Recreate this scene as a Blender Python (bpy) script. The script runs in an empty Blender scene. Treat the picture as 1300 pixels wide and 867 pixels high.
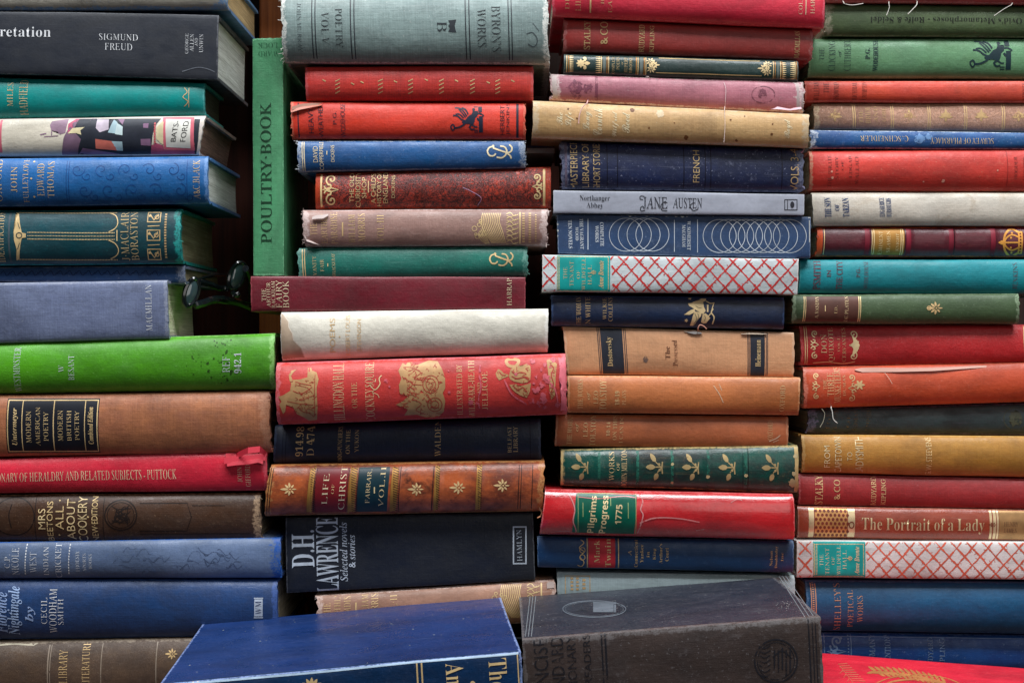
import bpy, bmesh, math, random
from mathutils import Vector, noise
random.seed(7)
sc = bpy.context.scene
COL = sc.collection
# ---------------------------------------------------------------- camera
F = 50.0 / 36.0 * 1300.0          # focal length in photo pixels
DC = 1.128                        # camera to the plane of the spines
H = 0.290                         # camera height above the shelf board
cam = bpy.data.cameras.new('camera')
cam.lens = 50.0; cam.sensor_width = 36.0; cam.clip_start = 0.02; cam.clip_end = 50
co = bpy.data.objects.new('camera', cam); COL.objects.link(co)
co.location = (0, -DC, H); co.rotation_euler = (math.radians(90), 0, 0)
sc.camera = co
# ---------------------------------------------------------------- light
w = bpy.data.worlds.new('World'); sc.world = w; w.use_nodes = True
bg = w.node_tree.nodes['Background']
bg.inputs[0].default_value = (0.80, 0.90, 1.0, 1); bg.inputs[1].default_value = 0.014


def area(name, loc, target, size, sizey, power, col):
    l = bpy.data.lights.new(name, 'AREA'); l.shape = 'RECTANGLE'; l.size = size; l.size_y = sizey
    l.energy = power; l.color = col
    o = bpy.data.objects.new(name, l); COL.objects.link(o); o.location = loc
    o.rotation_euler = (Vector(target) - Vector(loc)).to_track_quat('-Z', 'Y').to_euler()
    return o


area('overhead_soft_light', (0.0, -0.72, 2.1), (0, 0, 0.25), 2.4, 0.8, 90, (0.95, 0.98, 1.0))  # large soft area lamp, above and in front of the stacks
area('soft_front_fill', (0.9, -1.9, 1.0), (-.1, 0, 0.25), 1.2, 1.2, 7, (1.0, 0.97, 0.93))  # added fill from the front right, brightens page ends
sc.view_settings.view_transform = 'Standard'; sc.view_settings.look = 'None'
sc.view_settings.exposure = 0.0; sc.view_settings.gamma = 1.0
sc.view_settings.use_curve_mapping = False


# ---------------------------------------------------------------- materials
def lin(c, g=1.0):
    o = []
    for x in c[:3]:
        x = x / 255.0
        o.append(min(0.9, g * (x / 12.92 if x <= 0.04045 else ((x + 0.055) / 1.055) ** 2.4)))
    return (o[0], o[1], o[2], 1.0)


class NT:
    def __init__(s, t): s.t = t; s.n = t.nodes; s.l = t.links
    def new(s, typ, **k):
        n = s.n.new(typ)
        for a, b in k.items(): setattr(n, a, b)
        return n
    def put(s, sock, val):
        if isinstance(val, bpy.types.NodeSocket): s.l.new(val, sock)
        else: sock.default_value = val
    def math(s, op, a, b=0.0, c=0.0, clamp=False):
        n = s.new('ShaderNodeMath', operation=op, use_clamp=clamp)
        for i, v in enumerate((a, b, c)): s.put(n.inputs[i], v)
        return n.outputs[0]
    def vmul(s, v, sc_):
        n = s.new('ShaderNodeVectorMath', operation='MULTIPLY'); s.put(n.inputs[0], v); n.inputs[1].default_value = sc_
        return n.outputs[0]
    def noise(s, vec, scale, detail=4.0, rough=0.6, dist=0.0):
        n = s.new('ShaderNodeTexNoise'); s.put(n.inputs['Vector'], vec)
        n.inputs['Scale'].default_value = scale; n.inputs['Detail'].default_value = detail
        n.inputs['Roughness'].default_value = rough; n.inputs['Distortion'].default_value = dist
        return n.outputs['Fac']
    def ramp(s, x, a, b):
        n = s.new('ShaderNodeMapRange', interpolation_type='SMOOTHSTEP')
        s.put(n.inputs['Value'], x); s.put(n.inputs['From Min'], a); s.put(n.inputs['From Max'], b)
        return n.outputs['Result']
    def mix(s, f, a, b):
        n = s.new('ShaderNodeMix', data_type='RGBA'); s.put(n.inputs[0], f); s.put(n.inputs[6], a); s.put(n.inputs[7], b)
        return n.outputs[2]


def make_cover_group():
    g = bpy.data.node_groups.new('aged_cover', 'ShaderNodeTree')
    I = g.interface
    def inp(n, t, d):
        s = I.new_socket(n, in_out='INPUT', socket_type=t); s.default_value = d
    for n in ('Base', 'Second', 'Wear', 'Board', 'StainCol', 'CrackCol'): inp(n, 'NodeSocketColor', (.5, .5, .5, 1))
    for n, d in (('Mottle', .5), ('Weave', .2), ('EndW', .004), ('JointW', .002), ('WearAmt', .7), ('Speck', .2), ('Stain', .2),
                 ('Crack', 0), ('CrackScale', 1), ('Rough', .5), ('Bump', .3), ('Seed', 0), ('Spec', .5), ('Coat', 0)): inp(n, 'NodeSocketFloat', d)
    I.new_socket('BSDF', in_out='OUTPUT', socket_type='NodeSocketShader')
    t = NT(g); gi = t.new('NodeGroupInput'); go = t.new('NodeGroupOutput'); G = gi.outputs
    uv = t.new('ShaderNodeUVMap', uv_map='tex').outputs[0]
    ed = t.new('ShaderNodeUVMap', uv_map='edge').outputs[0]
    sep = t.new('ShaderNodeSeparateXYZ'); t.l.new(ed, sep.inputs[0])
    dE = t.math('MULTIPLY', sep.outputs[0], .1); dJ0 = t.math('MULTIPLY', sep.outputs[1], .1)
    dJ = t.math('ABSOLUTE', dJ0)
    cx = t.new('ShaderNodeCombineXYZ'); t.l.new(G['Seed'], cx.inputs[2])
    ad = t.new('ShaderNodeVectorMath', operation='ADD'); t.l.new(uv, ad.inputs[0]); t.l.new(cx.outputs[0], ad.inputs[1]); P = ad.outputs[0]
    n1 = t.noise(P, 24, 6, .62); n2 = t.noise(t.vmul(P, (1, 1.6, 1)), 70, 5, .65); n3 = t.noise(P, 230, 5, .7)
    n4 = t.noise(P, 900, 3, .6)
    s1 = t.noise(t.vmul(P, (45, 1300, 1)), 1, 2, .6); s2 = t.noise(t.vmul(P, (1300, 45, 1)), 1, 2, .6)
    th = t.math('ADD', s1, s2)                                  # about 1
    m = t.math('ADD', t.math('MULTIPLY', n1, .6), t.math('MULTIPLY', n2, .4))
    mott = t.ramp(m, .38, .62)
    col = t.mix(t.math('MULTIPLY', mott, G['Mottle']), G['Base'], G['Second'])
    # crackle / marbling
    vs = t.new('ShaderNodeVectorMath', operation='SCALE'); t.l.new(P, vs.inputs[0]); t.l.new(G['CrackScale'], vs.inputs['Scale'])
    c1 = t.noise(vs.outputs[0], 150, 6, .72, 1.2); c2 = t.noise(vs.outputs[0], 420, 4, .7, .8)
    ca = t.math('ABSOLUTE', t.math('SUBTRACT', c1, .5)); cb = t.math('ABSOLUTE', t.math('SUBTRACT', c2, .5))
    ck = t.math('SUBTRACT', 1.0, t.ramp(t.math('MINIMUM', ca, cb), .005, .055))
    col = t.mix(t.math('MULTIPLY', ck, G['Crack']), col, G['CrackCol'])
    # stains
    st = t.ramp(t.noise(t.vmul(P, (1, 1.4, 1)), 38, 7, .7, .6), .54, .70)
    col = t.mix(t.math('MULTIPLY', st, G['Stain']), col, G['StainCol'])
    # boards
    bf = t.math('LESS_THAN', dJ0, -.004)
    col = t.mix(bf, col, G['Board'])
    # weave value
    wv = t.math('ADD', 1.0, t.math('MULTIPLY', t.math('SUBTRACT', th, 1.0), t.math('MULTIPLY', G['Weave'], 1.25)))
    wv = t.math('MULTIPLY', wv, t.math('ADD', .86, t.math('MULTIPLY', n3, .28)))
    sv = t.new('ShaderNodeVectorMath', operation='SCALE'); t.l.new(col, sv.inputs[0]); t.l.new(wv, sv.inputs['Scale']); col = sv.outputs[0]
    gr = t.noise(t.vmul(P, (1, 2.2, 1)), 11, 5, .65, .5)
    gv = t.math('ADD', .72, t.math('MULTIPLY', t.ramp(gr, .3, .62), .38))
    g2 = t.new('ShaderNodeVectorMath', operation='SCALE'); t.l.new(col, g2.inputs[0]); t.l.new(gv, g2.inputs['Scale']); col = g2.outputs[0]
    dl = t.noise(t.vmul(P, (16, 420, 1)), 1, 4, .7)
    dm = t.math('MULTIPLY', t.ramp(dl, .56, .74), t.ramp(n1, .42, .66))
    col = t.mix(t.math('MULTIPLY', dm, t.math('ADD', .10, t.math('MULTIPLY', G['Speck'], .45))), col, G['Wear'])
    # wear at head, tail and joints
    def wear(d, width):
        a = t.math('MULTIPLY', width, t.math('ADD', -.75, t.math('MULTIPLY', t.math('ADD', n2, n3), 1.75)))
        return t.math('DIVIDE', t.math('SUBTRACT', a, d), t.math('ADD', t.math('MULTIPLY', width, .3), 1e-5), clamp=True)
    we = t.math('MAXIMUM', wear(dE, G['EndW']), wear(dJ, t.math('MULTIPLY', G['JointW'], .6)))
    we = t.math('MULTIPLY', we, t.ramp(t.math('ADD', n4, n3), .72, 1.12))
    rub = t.math('MULTIPLY', t.ramp(t.math('ADD', n3, t.math('MULTIPLY', n2, .6)), .87, 1.10), t.math('MULTIPLY', G['Speck'], .55))
    sp = t.math('MULTIPLY', t.ramp(t.noise(P, 520, 2, .5), .655, .73), G['Speck'])
    fac = t.math('MAXIMUM', t.math('MULTIPLY', we, G['WearAmt']), t.math('MAXIMUM', rub, sp))
    col = t.mix(fac, col, G['Wear'])
    b = t.new('ShaderNodeBsdfPrincipled'); t.l.new(col, b.inputs['Base Color'])
    t.l.new(t.math('ADD', G['Rough'], t.math('MULTIPLY', t.math('SUBTRACT', t.math('ADD', n1, n2), 1.0), .5)), b.inputs['Roughness'])
    t.l.new(G['Spec'], b.inputs['Specular IOR Level']); t.l.new(G['Coat'], b.inputs['Coat Weight']); b.inputs['Coat Roughness'].default_value = .12
    hgt = t.math('ADD', t.math('MULTIPLY', th, .22), t.math('ADD', t.math('MULTIPLY', n3, .9), t.math('MULTIPLY', n1, 1.2)))
    hgt = t.math('SUBTRACT', hgt, t.math('MULTIPLY', ck, G['Crack']))
    bp = t.new('ShaderNodeBump'); t.l.new(hgt, bp.inputs['Height']); t.l.new(G['Bump'], bp.inputs['Strength']); bp.inputs['Distance'].default_value = .0012
    t.l.new(bp.outputs[0], b.inputs['Normal']); t.l.new(b.outputs[0], go.inputs[0])
    return g


CG = make_cover_group()
GAIN = 1.0


def cover_mat(name, base, second=None, wear=None, board=None, stain=None, crack=None, **k):
    m = bpy.data.materials.new(name); m.use_nodes = True; t = m.node_tree
    t.nodes.remove(t.nodes['Principled BSDF'])
    g = t.nodes.new('ShaderNodeGroup'); g.node_tree = CG
    second = second or tuple(c * .72 for c in base); wear = wear or tuple(min(255, c * .6 + 85) for c in base)
    for n, c in (('Base', base), ('Second', second), ('Wear', wear), ('Board', board or base), ('StainCol', stain or tuple(c * .6 for c in base)), ('CrackCol', crack or (15, 12, 14))):
        g.inputs[n].default_value = lin(c, GAIN)
    g.inputs['Seed'].default_value = random.uniform(0, 90)
    for n, v in k.items(): g.inputs[n].default_value = v
    t.links.new(g.outputs[0], t.nodes['Material Output'].inputs[0])
    return m


INK = {}


def ink(rgb, worn=.2, metal=0.0, rough=.5):
    key = (tuple(rgb), worn, metal, rough)
    if key in INK: return INK[key]
    m = bpy.data.materials.new('foil' if metal else 'printing_ink'); m.use_nodes = True; t = NT(m.node_tree)
    b = m.node_tree.nodes['Principled BSDF']
    tc = t.new('ShaderNodeTexCoord').outputs['Object']
    n = t.noise(tc, 260, 5, .7); n2 = t.noise(tc, 60, 3, .6)
    c = lin(rgb); d = tuple(x * .72 for x in c[:3]) + (1,)
    t.l.new(t.mix(t.ramp(n2, .35, .65), c, d), b.inputs['Base Color'])
    b.inputs['Metallic'].default_value = metal; b.inputs['Roughness'].default_value = rough; b.inputs['Specular IOR Level'].default_value = .35
    if worn > 0:
        q = t.math('ADD', t.math('MULTIPLY', n, .62), t.math('MULTIPLY', n2, .38))
        a = .22 + worn * .29
        f = t.ramp(q, a, a + .12)
        tr = t.new('ShaderNodeBsdfTransparent'); mx = t.new('ShaderNodeMixShader')
        t.l.new(f, mx.inputs[0]); t.l.new(tr.outputs[0], mx.inputs[1]); t.l.new(b.outputs[0], mx.inputs[2])
        t.l.new(mx.outputs[0], m.node_tree.nodes['Material Output'].inputs[0])
    INK[key] = m
    return m


def pages_mat(name, a, b, axis=2):
    m = bpy.data.materials.new(name); m.use_nodes = True; t = NT(m.node_tree); p = m.node_tree.nodes['Principled BSDF']
    tc = t.new('ShaderNodeTexCoord').outputs['Object']
    s = [14, 14, 14]; s[axis] = 1500
    n = t.noise(t.vmul(tc, tuple(s)), 1, 4, .75); s[axis] = 260
    nl = t.noise(t.vmul(tc, tuple(s)), 1, 3, .6); n2 = t.noise(tc, 40, 4)
    x = t.math('ADD', t.math('MULTIPLY', n, .6), t.math('MULTIPLY', nl, .4))
    c = t.mix(t.ramp(x, .34, .62), lin(tuple(v * .8 for v in b)), lin(a))
    c = t.mix(t.math('MULTIPLY', t.ramp(n2, .4, .7), .6), c, lin(b))
    t.l.new(c, p.inputs['Base Color']); p.inputs['Roughness'].default_value = .85
    bp = t.new('ShaderNodeBump'); bp.inputs['Distance'].default_value = .002; bp.inputs['Strength'].default_value = .8
    t.l.new(x, bp.inputs['Height']); t.l.new(bp.outputs[0], p.inputs['Normal'])
    return m


PAGES = {'cream': pages_mat('cream_pages', (240, 232, 210), (208, 194, 166)),
         'grey': pages_mat('grey_pages', (240, 240, 234), (218, 216, 206)),
         'brown': pages_mat('brown_pages', (165, 125, 105), (110, 78, 64)),
         'dull': pages_mat('dull_pages', (186, 172, 142), (140, 124, 96)),
         'tan': pages_mat('tan_pages', (216, 184, 134), (180, 146, 98)), 'dark': pages_mat('shaded_pages', (90, 78, 62), (60, 50, 42)),  # the darkest tone stands in for shade on the teal book's page ends
         'upright': pages_mat('upright_pages', (195, 185, 160), (150, 138, 110), 0)}


def plain_mat(name, rgb, rough=.6, noise_amt=.3, metal=0.0, spec=.4, coat=0.0):
    m = bpy.data.materials.new(name); m.use_nodes = True; t = NT(m.node_tree); p = m.node_tree.nodes['Principled BSDF']
    tc = t.new('ShaderNodeTexCoord').outputs['Object']; n = t.noise(tc, 120, 5)
    c = lin(rgb)
    t.l.new(t.mix(n, tuple(x * (1 - noise_amt) for x in c[:3]) + (1,), tuple(min(.95, x * (1 + noise_amt)) for x in c[:3]) + (1,)), p.inputs['Base Color'])
    p.inputs['Roughness'].default_value = rough; p.inputs['Metallic'].default_value = metal
    p.inputs['Specular IOR Level'].default_value = spec; p.inputs['Coat Weight'].default_value = coat
    return m


# ---------------------------------------------------------------- small geometry helpers
def px2w(px, py, y):
    d = DC + y
    return Vector(((px - 650) * d / F, y, H + (433.5 - py) * d / F))


def mesh_obj(name, verts, faces, mat, parent=None, loc=Vector((0, 0, 0)), smooth=True, sharp=35):
    me = bpy.data.meshes.new(name)
    me.from_pydata([tuple(Vector(v) - loc) for v in verts], [], faces); me.update()
    if smooth:
        me.polygons.foreach_set('use_smooth', [True] * len(me.polygons)); me.set_sharp_from_angle(angle=math.radians(sharp))
    o = bpy.data.objects.new(name, me); COL.objects.link(o)
    if mat: me.materials.append(mat)
    if parent: o.parent = parent
    else: o.location = loc
    return o


def spline(P, k=6, closed=False):
    out = []; n = len(P)
    rng = range(n) if closed else range(n - 1)
    for i in rng:
        p1, p2 = P[i], P[(i + 1) % n]
        p0 = P[i - 1] if (i > 0 or closed) else p1
        p3 = P[(i + 2) % n] if (i + 2 < n or closed) else p2
        for j in range(k):
            t = j / k
            out.append(tuple(.5 * (2 * p1[a] + (p2[a] - p0[a]) * t + (2 * p0[a] - 5 * p1[a] + 4 * p2[a] - p3[a]) * t * t + (3 * p1[a] - p0[a] - 3 * p2[a] + p3[a]) * t ** 3) for a in range(len(p1))))
    if not closed: out.append(P[-1])
    return out


def st(P, wd, closed=False, taper=0.0):
    """a stroke as quads in photo pixels"""
    n = len(P); L, R = [], []
    for i in range(n):
        a = P[i - 1] if (i or closed) else P[i]; b = P[(i + 1) % n] if (i + 1 < n or closed) else P[i]
        dx, dy = b[0] - a[0], b[1] - a[1]; q = math.hypot(dx, dy) or 1
        h = wd / 2 * (1 - taper * (i / max(1, n - 1)))
        L.append((P[i][0] - dy / q * h, P[i][1] + dx / q * h)); R.append((P[i][0] + dy / q * h, P[i][1] - dx / q * h))
    return [[L[i], L[(i + 1) % n], R[(i + 1) % n], R[i]] for i in (range(n) if closed else range(n - 1))]


def cs(P, wd, closed=False, taper=0.0, k=5): return st(spline(P, k, closed), wd, closed, taper)
def ell(cx, cy, rx, ry=None, n=28, a0=0, a1=360):
    ry = rx if ry is None else ry
    return [(cx + rx * math.cos(math.radians(a0 + (a1 - a0) * i / n)), cy + ry * math.sin(math.radians(a0 + (a1 - a0) * i / n))) for i in range(n if a1 - a0 == 360 else n + 1)]
def ring(cx, cy, rx, ry=None, wd=1.0, n=36): return st(ell(cx, cy, rx, ry, n), wd, True)
def disc(cx, cy, rx, ry=None, n=14): return [ell(cx, cy, rx, ry, n)]
def petal(x, y, a, l, wd):
    ca, sa = math.cos(math.radians(a)), math.sin(math.radians(a)); o = []
    for s, t in ((0, 0), (.25, .42), (.55, .5), (.82, .3), (1, 0), (.82, -.3), (.55, -.5), (.25, -.42)):
        o.append((x + ca * l * s - sa * wd * t, y + sa * l * s + ca * wd * t))
    return [o]
def frame(x0, x1, y0, y1, wd):
    return [[(x0, y0), (x1, y0), (x1, y0 + wd), (x0, y0 + wd)], [(x0, y1 - wd), (x1, y1 - wd), (x1, y1), (x0, y1)],
            [(x0, y0 + wd), (x0 + wd, y0 + wd), (x0 + wd, y1 - wd), (x0, y1 - wd)], [(x1 - wd, y0 + wd), (x1, y0 + wd), (x1, y1 - wd), (x1 - wd, y1 - wd)]]
def box(x0, x1, y0, y1): return [[(x0, y0), (x1, y0), (x1, y1), (x0, y1)]]
def crop(polys, ox, oy, s): return [[(ox + x / s, oy + y / s) for x, y in p] for p in polys]
def fit(polys, x0, x1, y0, y1, flipx=False, flipy=False):
    xs = [p[0] for q in polys for p in q]; ys = [p[1] for q in polys for p in q]
    a, b, c, d = min(xs), max(xs), min(ys), max(ys)
    o = []
    for q in polys:
        r = []
        for x, y in q:
            s = (x - a) / (b - a); t = (y - c) / (d - c)
            if flipx: s = 1 - s
            if flipy: t = 1 - t
            r.append((x0 + s * (x1 - x0), y0 + t * (y1 - y0)))
        o.append(r)
    return o
def spiral(cx, cy, r, turns, a0, wd, sgn=1, n=26):
    return st([(cx + r * (1 - .82 * i / n) * math.cos(math.radians(a0 + sgn * turns * 360 * i / n)), cy + r * (1 - .82 * i / n) * math.sin(math.radians(a0 + sgn * turns * 360 * i / n))) for i in range(n + 1)], wd)


# ---- ornaments, in photo pixels
def griffin(x0, x1, y0, y1):
    q = []
    for P, wd in (([(425, 182), (520, 190), (600, 250), (665, 340)], 26), ([(500, 205), (560, 265), (640, 360)], 24), ([(390, 322), (480, 335), (560, 395), (640, 425)], 28),
                  ([(440, 300), (520, 302), (600, 370)], 24), ([(560, 178), (640, 220), (690, 300)], 30)):
        q += cs(P, wd)
    q.append([(560, 440), (640, 400), (700, 330), (760, 300), (780, 250), (770, 200), (800, 180), (835, 205), (812, 240), (850, 260), (880, 240), (890, 290), (870, 340), (830, 370), (820, 430), (800, 480), (740, 480), (680, 470), (600, 480)])
    q += cs([(620, 478), (540, 520), (470, 540), (420, 540)], 30) + cs([(420, 540), (390, 485), (345, 520), (385, 585)], 24, True)
    q += cs([(790, 480), (720, 520), (760, 570), (820, 560)], 28) + st([(775, 490), (830, 525), (875, 525)], 24) + cs([(885, 290), (940, 290), (1005, 330)], 26) + st([(870, 370), (905, 415)], 34)
    q += box(890, 965, 158, 262) + box(905, 985, 335, 622) + box(815, 890, 575, 592) + box(815, 890, 608, 624) + box(800, 880, 155, 170)
    return fit(q, x0, x1, y0, y1)
def monogram(x0, x1, y0, y1):
    q = cs([(592, 578), (540, 592), (518, 635), (540, 682), (585, 686), (608, 662)], 17) + st([(578, 562), (584, 600), (650, 625), (735, 655)], 18)
    q += cs([(618, 702), (670, 710), (712, 682), (727, 630), (702, 586), (655, 576)], 17) + cs([(755, 560), (784, 596), (772, 640), (735, 658), (768, 690), (775, 720)], 17)
    return fit(q, x0, x1, y0, y1)
def fleuron(cx, cy, r, a=0):
    q = []
    for b, l, wd in ((180, 1.2, .34), (140, .8, .3), (220, .8, .3), (100, .75, .3), (260, .75, .3), (50, .6, .26), (310, .6, .26), (0, .7, .2)):
        q += petal(cx + .2 * r * math.cos(math.radians(a + b)), cy + .2 * r * math.sin(math.radians(a + b)), a + b, l * r, wd * r)
    return q + disc(cx, cy, .12 * r)
def milton(x0, x1, y0, y1):
    q = petal(365, 185, 235, 100, 48) + petal(362, 230, 180, 105, 52) + petal(385, 285, 115, 80, 50)
    q += st([(362, 230), (430, 230)], 12) + st([(365, 185), (425, 235)], 10) + st([(382, 280), (425, 235)], 10) + st([(435, 180), (428, 235), (434, 295)], 14) + disc(400, 205, 13) + disc(405, 258, 13)
    return fit(q, x0, x1, y0, y1)
def scrolls(x0, x1, y0, y1, wd=2.0, flip=False):
    h = (y1 - y0); cx = (x0 + x1) / 2; r = min((x1 - x0) / 2, h / 5.2) * .92; q = []
    for s, yc in ((1, y0 + h * .2), (-1, y1 - h * .2)):
        q += spiral(cx + (.15 if not flip else -.15) * r, yc, r, 1.15, 90 if s > 0 else 270, wd, s if not flip else -s)
        q += spiral(cx - (.3 if not flip else -.3) * r, yc + s * h * .19, r * .7, .9, 0 if flip else 180, wd, -s if not flip else s)
        q += disc(cx, yc, wd * .8)
    q += st([(x0, y0 + h * .5), (cx, y0 + h * .44), (x1, y0 + h * .5), (cx, y0 + h * .56)], wd, True)
    return q
def fringe(x0, x1, y0, y1, n=9, flip=False):
    q = []; s = (y1 - y0) / n
    for i in range(n):
        a, b = (x0, x1) if not flip else (x1, x0)
        q.append([(a, y0 + i * s + s * .1), (b, y0 + i * s + s * .42), (b, y0 + i * s + s * .58), (a, y0 + i * s + s * .9)])
    return q
def lattice(x0, x1, y0, y1, sx, sy, rnd, wd=1.5, ph=0.0):
    q = []
    n = int((x1 - x0) / sx) + 6; hh = y1 - y0
    for sgn in (1, -1):
        for i in range(-4, n + 4):
            xs = x0 + i * sx + ph
            for yk in (y0 + hh * .25, y0 + hh * .75):          # thicker where strokes cross
                xk = xs + sgn * (yk - y0) * sx / sy + (0 if sgn > 0 else 4 * sx)
                if sgn > 0 and x0 < xk - 2 and xk + 2 < x1: q += [[(xk + rnd.uniform(1, 2.2) * math.cos(t * .9), yk + rnd.uniform(1, 2.2) * math.sin(t * .9)) for t in range(7)]]
            k = 14; pts = []
            for j in range(k + 1):
                y = y0 + hh * j / k; x = xs + sgn * (y - y0) * sx / sy + (0 if sgn > 0 else 4 * sx)
                pts.append((x + rnd.uniform(-.5, .5), y))
            for j in range(k):
                a, b = pts[j], pts[j + 1]
                if min(a[0], b[0]) < x0 or max(a[0], b[0]) > x1: continue
                q += st([a, b], wd * rnd.uniform(.6, 1.5))
                for _ in range(rnd.choice((0, 1, 1, 2))):      # loose bristles, like brush work
                    mx, my = (a[0] + b[0]) / 2, (a[1] + b[1]) / 2; an = rnd.uniform(0, 6.28); l = rnd.uniform(1.4, 4.2)
                    e = (mx + l * math.cos(an), my + l * math.sin(an))
                    if x0 < e[0] < x1 and y0 < e[1] < y1: q += st([(mx, my), e], .6)
    return q
def tree_of_leaves(x0, x1, y0, y1, rnd):
    """a sheaf of curved lines growing from a block, blossom at the tip"""
    q = []; h = y1 - y0; wd = x1 - x0; ym = (y0 + y1) / 2
    for i in range(11):
        k = i * .038
        q += cs([(x0 + wd * (.20 + k), y0 + h * .03), (x0 + wd * (.17 + k), y0 + h * .3), (x0 + wd * (.24 + k), y0 + h * .62), (x0 + wd * (.40 + k * .75), y1 - h * .04)], 1.0)
    for i in range(5): q += cs([(x0 + wd * (.26 + .02 * i), y1 - h * .02), (x0 + wd * (.16 + .02 * i), y1 - h * (.14 + .05 * i)), (x0 + wd * (.10 + .02 * i), y1 - h * (.3 + .06 * i))], .9)
    for i in range(9): q += ring(x0 + wd * rnd.uniform(.02, .25), ym + h * rnd.uniform(-.22, .3), rnd.uniform(1.4, 3.2), None, .8, 10)
    for i in range(7):
        y = y0 + h * (i + .5) / 7
        q += cs([(x0 + wd * .70, y), (x0 + wd * .78, y - 2.2), (x0 + wd * .86, y + 2.2), (x0 + wd * .95, y)], 1.0)
        q += cs([(x0 + wd * .70, y + 2), (x0 + wd * .8, y + 3.4), (x0 + wd * .9, y + .5)], .9)
    return q + box(x0 + wd * .97, x1, y0, y1)
def splat(rnd, cx, cy, r, n=9, jag=.4):
    n += 6; jag *= .6
    return [[(cx + r * (1 + rnd.uniform(-jag, jag)) * math.cos(6.283 * i / n), cy + r * (1 + rnd.uniform(-jag, jag)) * math.sin(6.283 * i / n)) for i in range(n)]]
def dashes(x0, x1, y, wd, step=2.0, duty=.6, slope=0.0):
    n = int((x1 - x0) / step)
    return [[(x0 + i * step, y - wd / 2 + slope * i * step), (x0 + i * step + step * duty, y - wd / 2 + slope * i * step), (x0 + i * step + step * duty, y + wd / 2 + slope * i * step), (x0 + i * step, y + wd / 2 + slope * i * step)] for i in range(n)]
def vdash(x, y0, y1, wd, step=4.0, duty=.6, lean=0.0):
    n = int((y1 - y0) / step)
    return [[(x + lean * i, y0 + i * step), (x + wd + lean * i, y0 + i * step), (x + wd + lean * i, y0 + i * step + step * duty), (x + lean * i, y0 + i * step + step * duty)] for i in range(n)]


# ---------------------------------------------------------------- lettering
UNI = {'B': (0x1D400, 0x1D41A, 0x1D7CE), 'I': (0x1D434, 0x1D44E, None), 'R': (0x1D434, 0x1D44E, 0x1D7CE), 'J': (0x1D468, 0x1D482, 0x1D7CE),
       'W': (0x1D4D0, 0x1D4EA, None), 'G': (0x1D5D4, 0x1D5EE, 0x1D7EC), 'S': None, 'L': (0x1D434, 0x1D44E, 0x1D7CE), 'D': (0x1D400, 0x1D41A, 0x1D7CE)}


def uni(s, f):
    if UNI[f] is None: return s
    U, L, D = UNI[f]; o = ''
    for c in s:
        if 'A' <= c <= 'Z': o += chr(U + ord(c) - 65)
        elif c == 'h' and f in 'I': o += '\u210e'
        elif 'a' <= c <= 'z': o += chr(L + ord(c) - 97)
        elif c.isdigit() and D: o += chr(D + ord(c) - 48)
        else: o += c
    return o


TEXT = {}


def build_texts(keys):
    obs = []
    for s, f in keys:
        c = bpy.data.curves.new('lettering_source', 'FONT'); c.body = uni(s, f); c.resolution_u = 3; c.space_word = .8
        if f == 'B' and s.upper() == s and any(ch.isalpha() for ch in s):      # capitals: the lighter upright cut
            c.body = uni(s, 'R'); c.shear = -.27; c.offset = .017; c.space_character = 1.06
        if f == 'R': c.shear = -.27; c.offset = .010
        elif f == 'B': c.offset = -.009; c.space_character = 1.05
        if f == 'S': c.offset = -.006
        if f == 'L': c.shear = -.27; c.offset = .002; c.space_character = 1.03
        o = bpy.data.objects.new('lettering_source', c); COL.objects.link(o); obs.append((s, f, o))
    dg = bpy.context.evaluated_depsgraph_get(); dg.update()
    for s, f, o in obs:
        ev = o.evaluated_get(dg); me = ev.to_mesh()
        V = [(v.co.x, v.co.y) for v in me.vertices]; P = [tuple(p.vertices) for p in me.polygons]
        if V:
            a, b = min(v[0] for v in V), max(v[0] for v in V); c, d = min(v[1] for v in V), max(v[1] for v in V)
            TEXT[(s, f)] = ([((x - a) / max(1e-6, b - a), (y - c) / max(1e-6, d - c)) for x, y in V], P)
        ev.to_mesh_clear()
    for s, f, o in obs:
        c = o.data; bpy.data.objects.remove(o); bpy.data.curves.remove(c)


# items of decoration
def T(s, x0, x1, y0, y1, rot=90, f='B', mat=None, part='lettering', layer=3): return ('T', part, mat or GOLD, layer, (s, f, x0, x1, y0, y1, rot))
def P(polys, mat, part='ornament', layer=2): return ('P', part, mat, layer, polys)
def V(x0, x1, mat, part='band', layer=1, a=.0, b=1.): return ('V', part, mat, layer, (x0, x1, a, b))


GOLD = ink((238, 206, 150), .08, .08, .42)
GOLDF = ink((228, 190, 138), .38, .05, .45)
GOLDM = ink((234, 198, 142), .2, .08, .45)
GOLDB = ink((244, 216, 164), .04, .08, .4)
CREAM = ink((244, 226, 186), .1, .05, .5)
BLACK = ink((22, 22, 26), .12)
BLACKF = ink((40, 30, 28), .4)
WHITE = ink((236, 238, 242), .06)
WHITEF = ink((222, 226, 234), .32)


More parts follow.
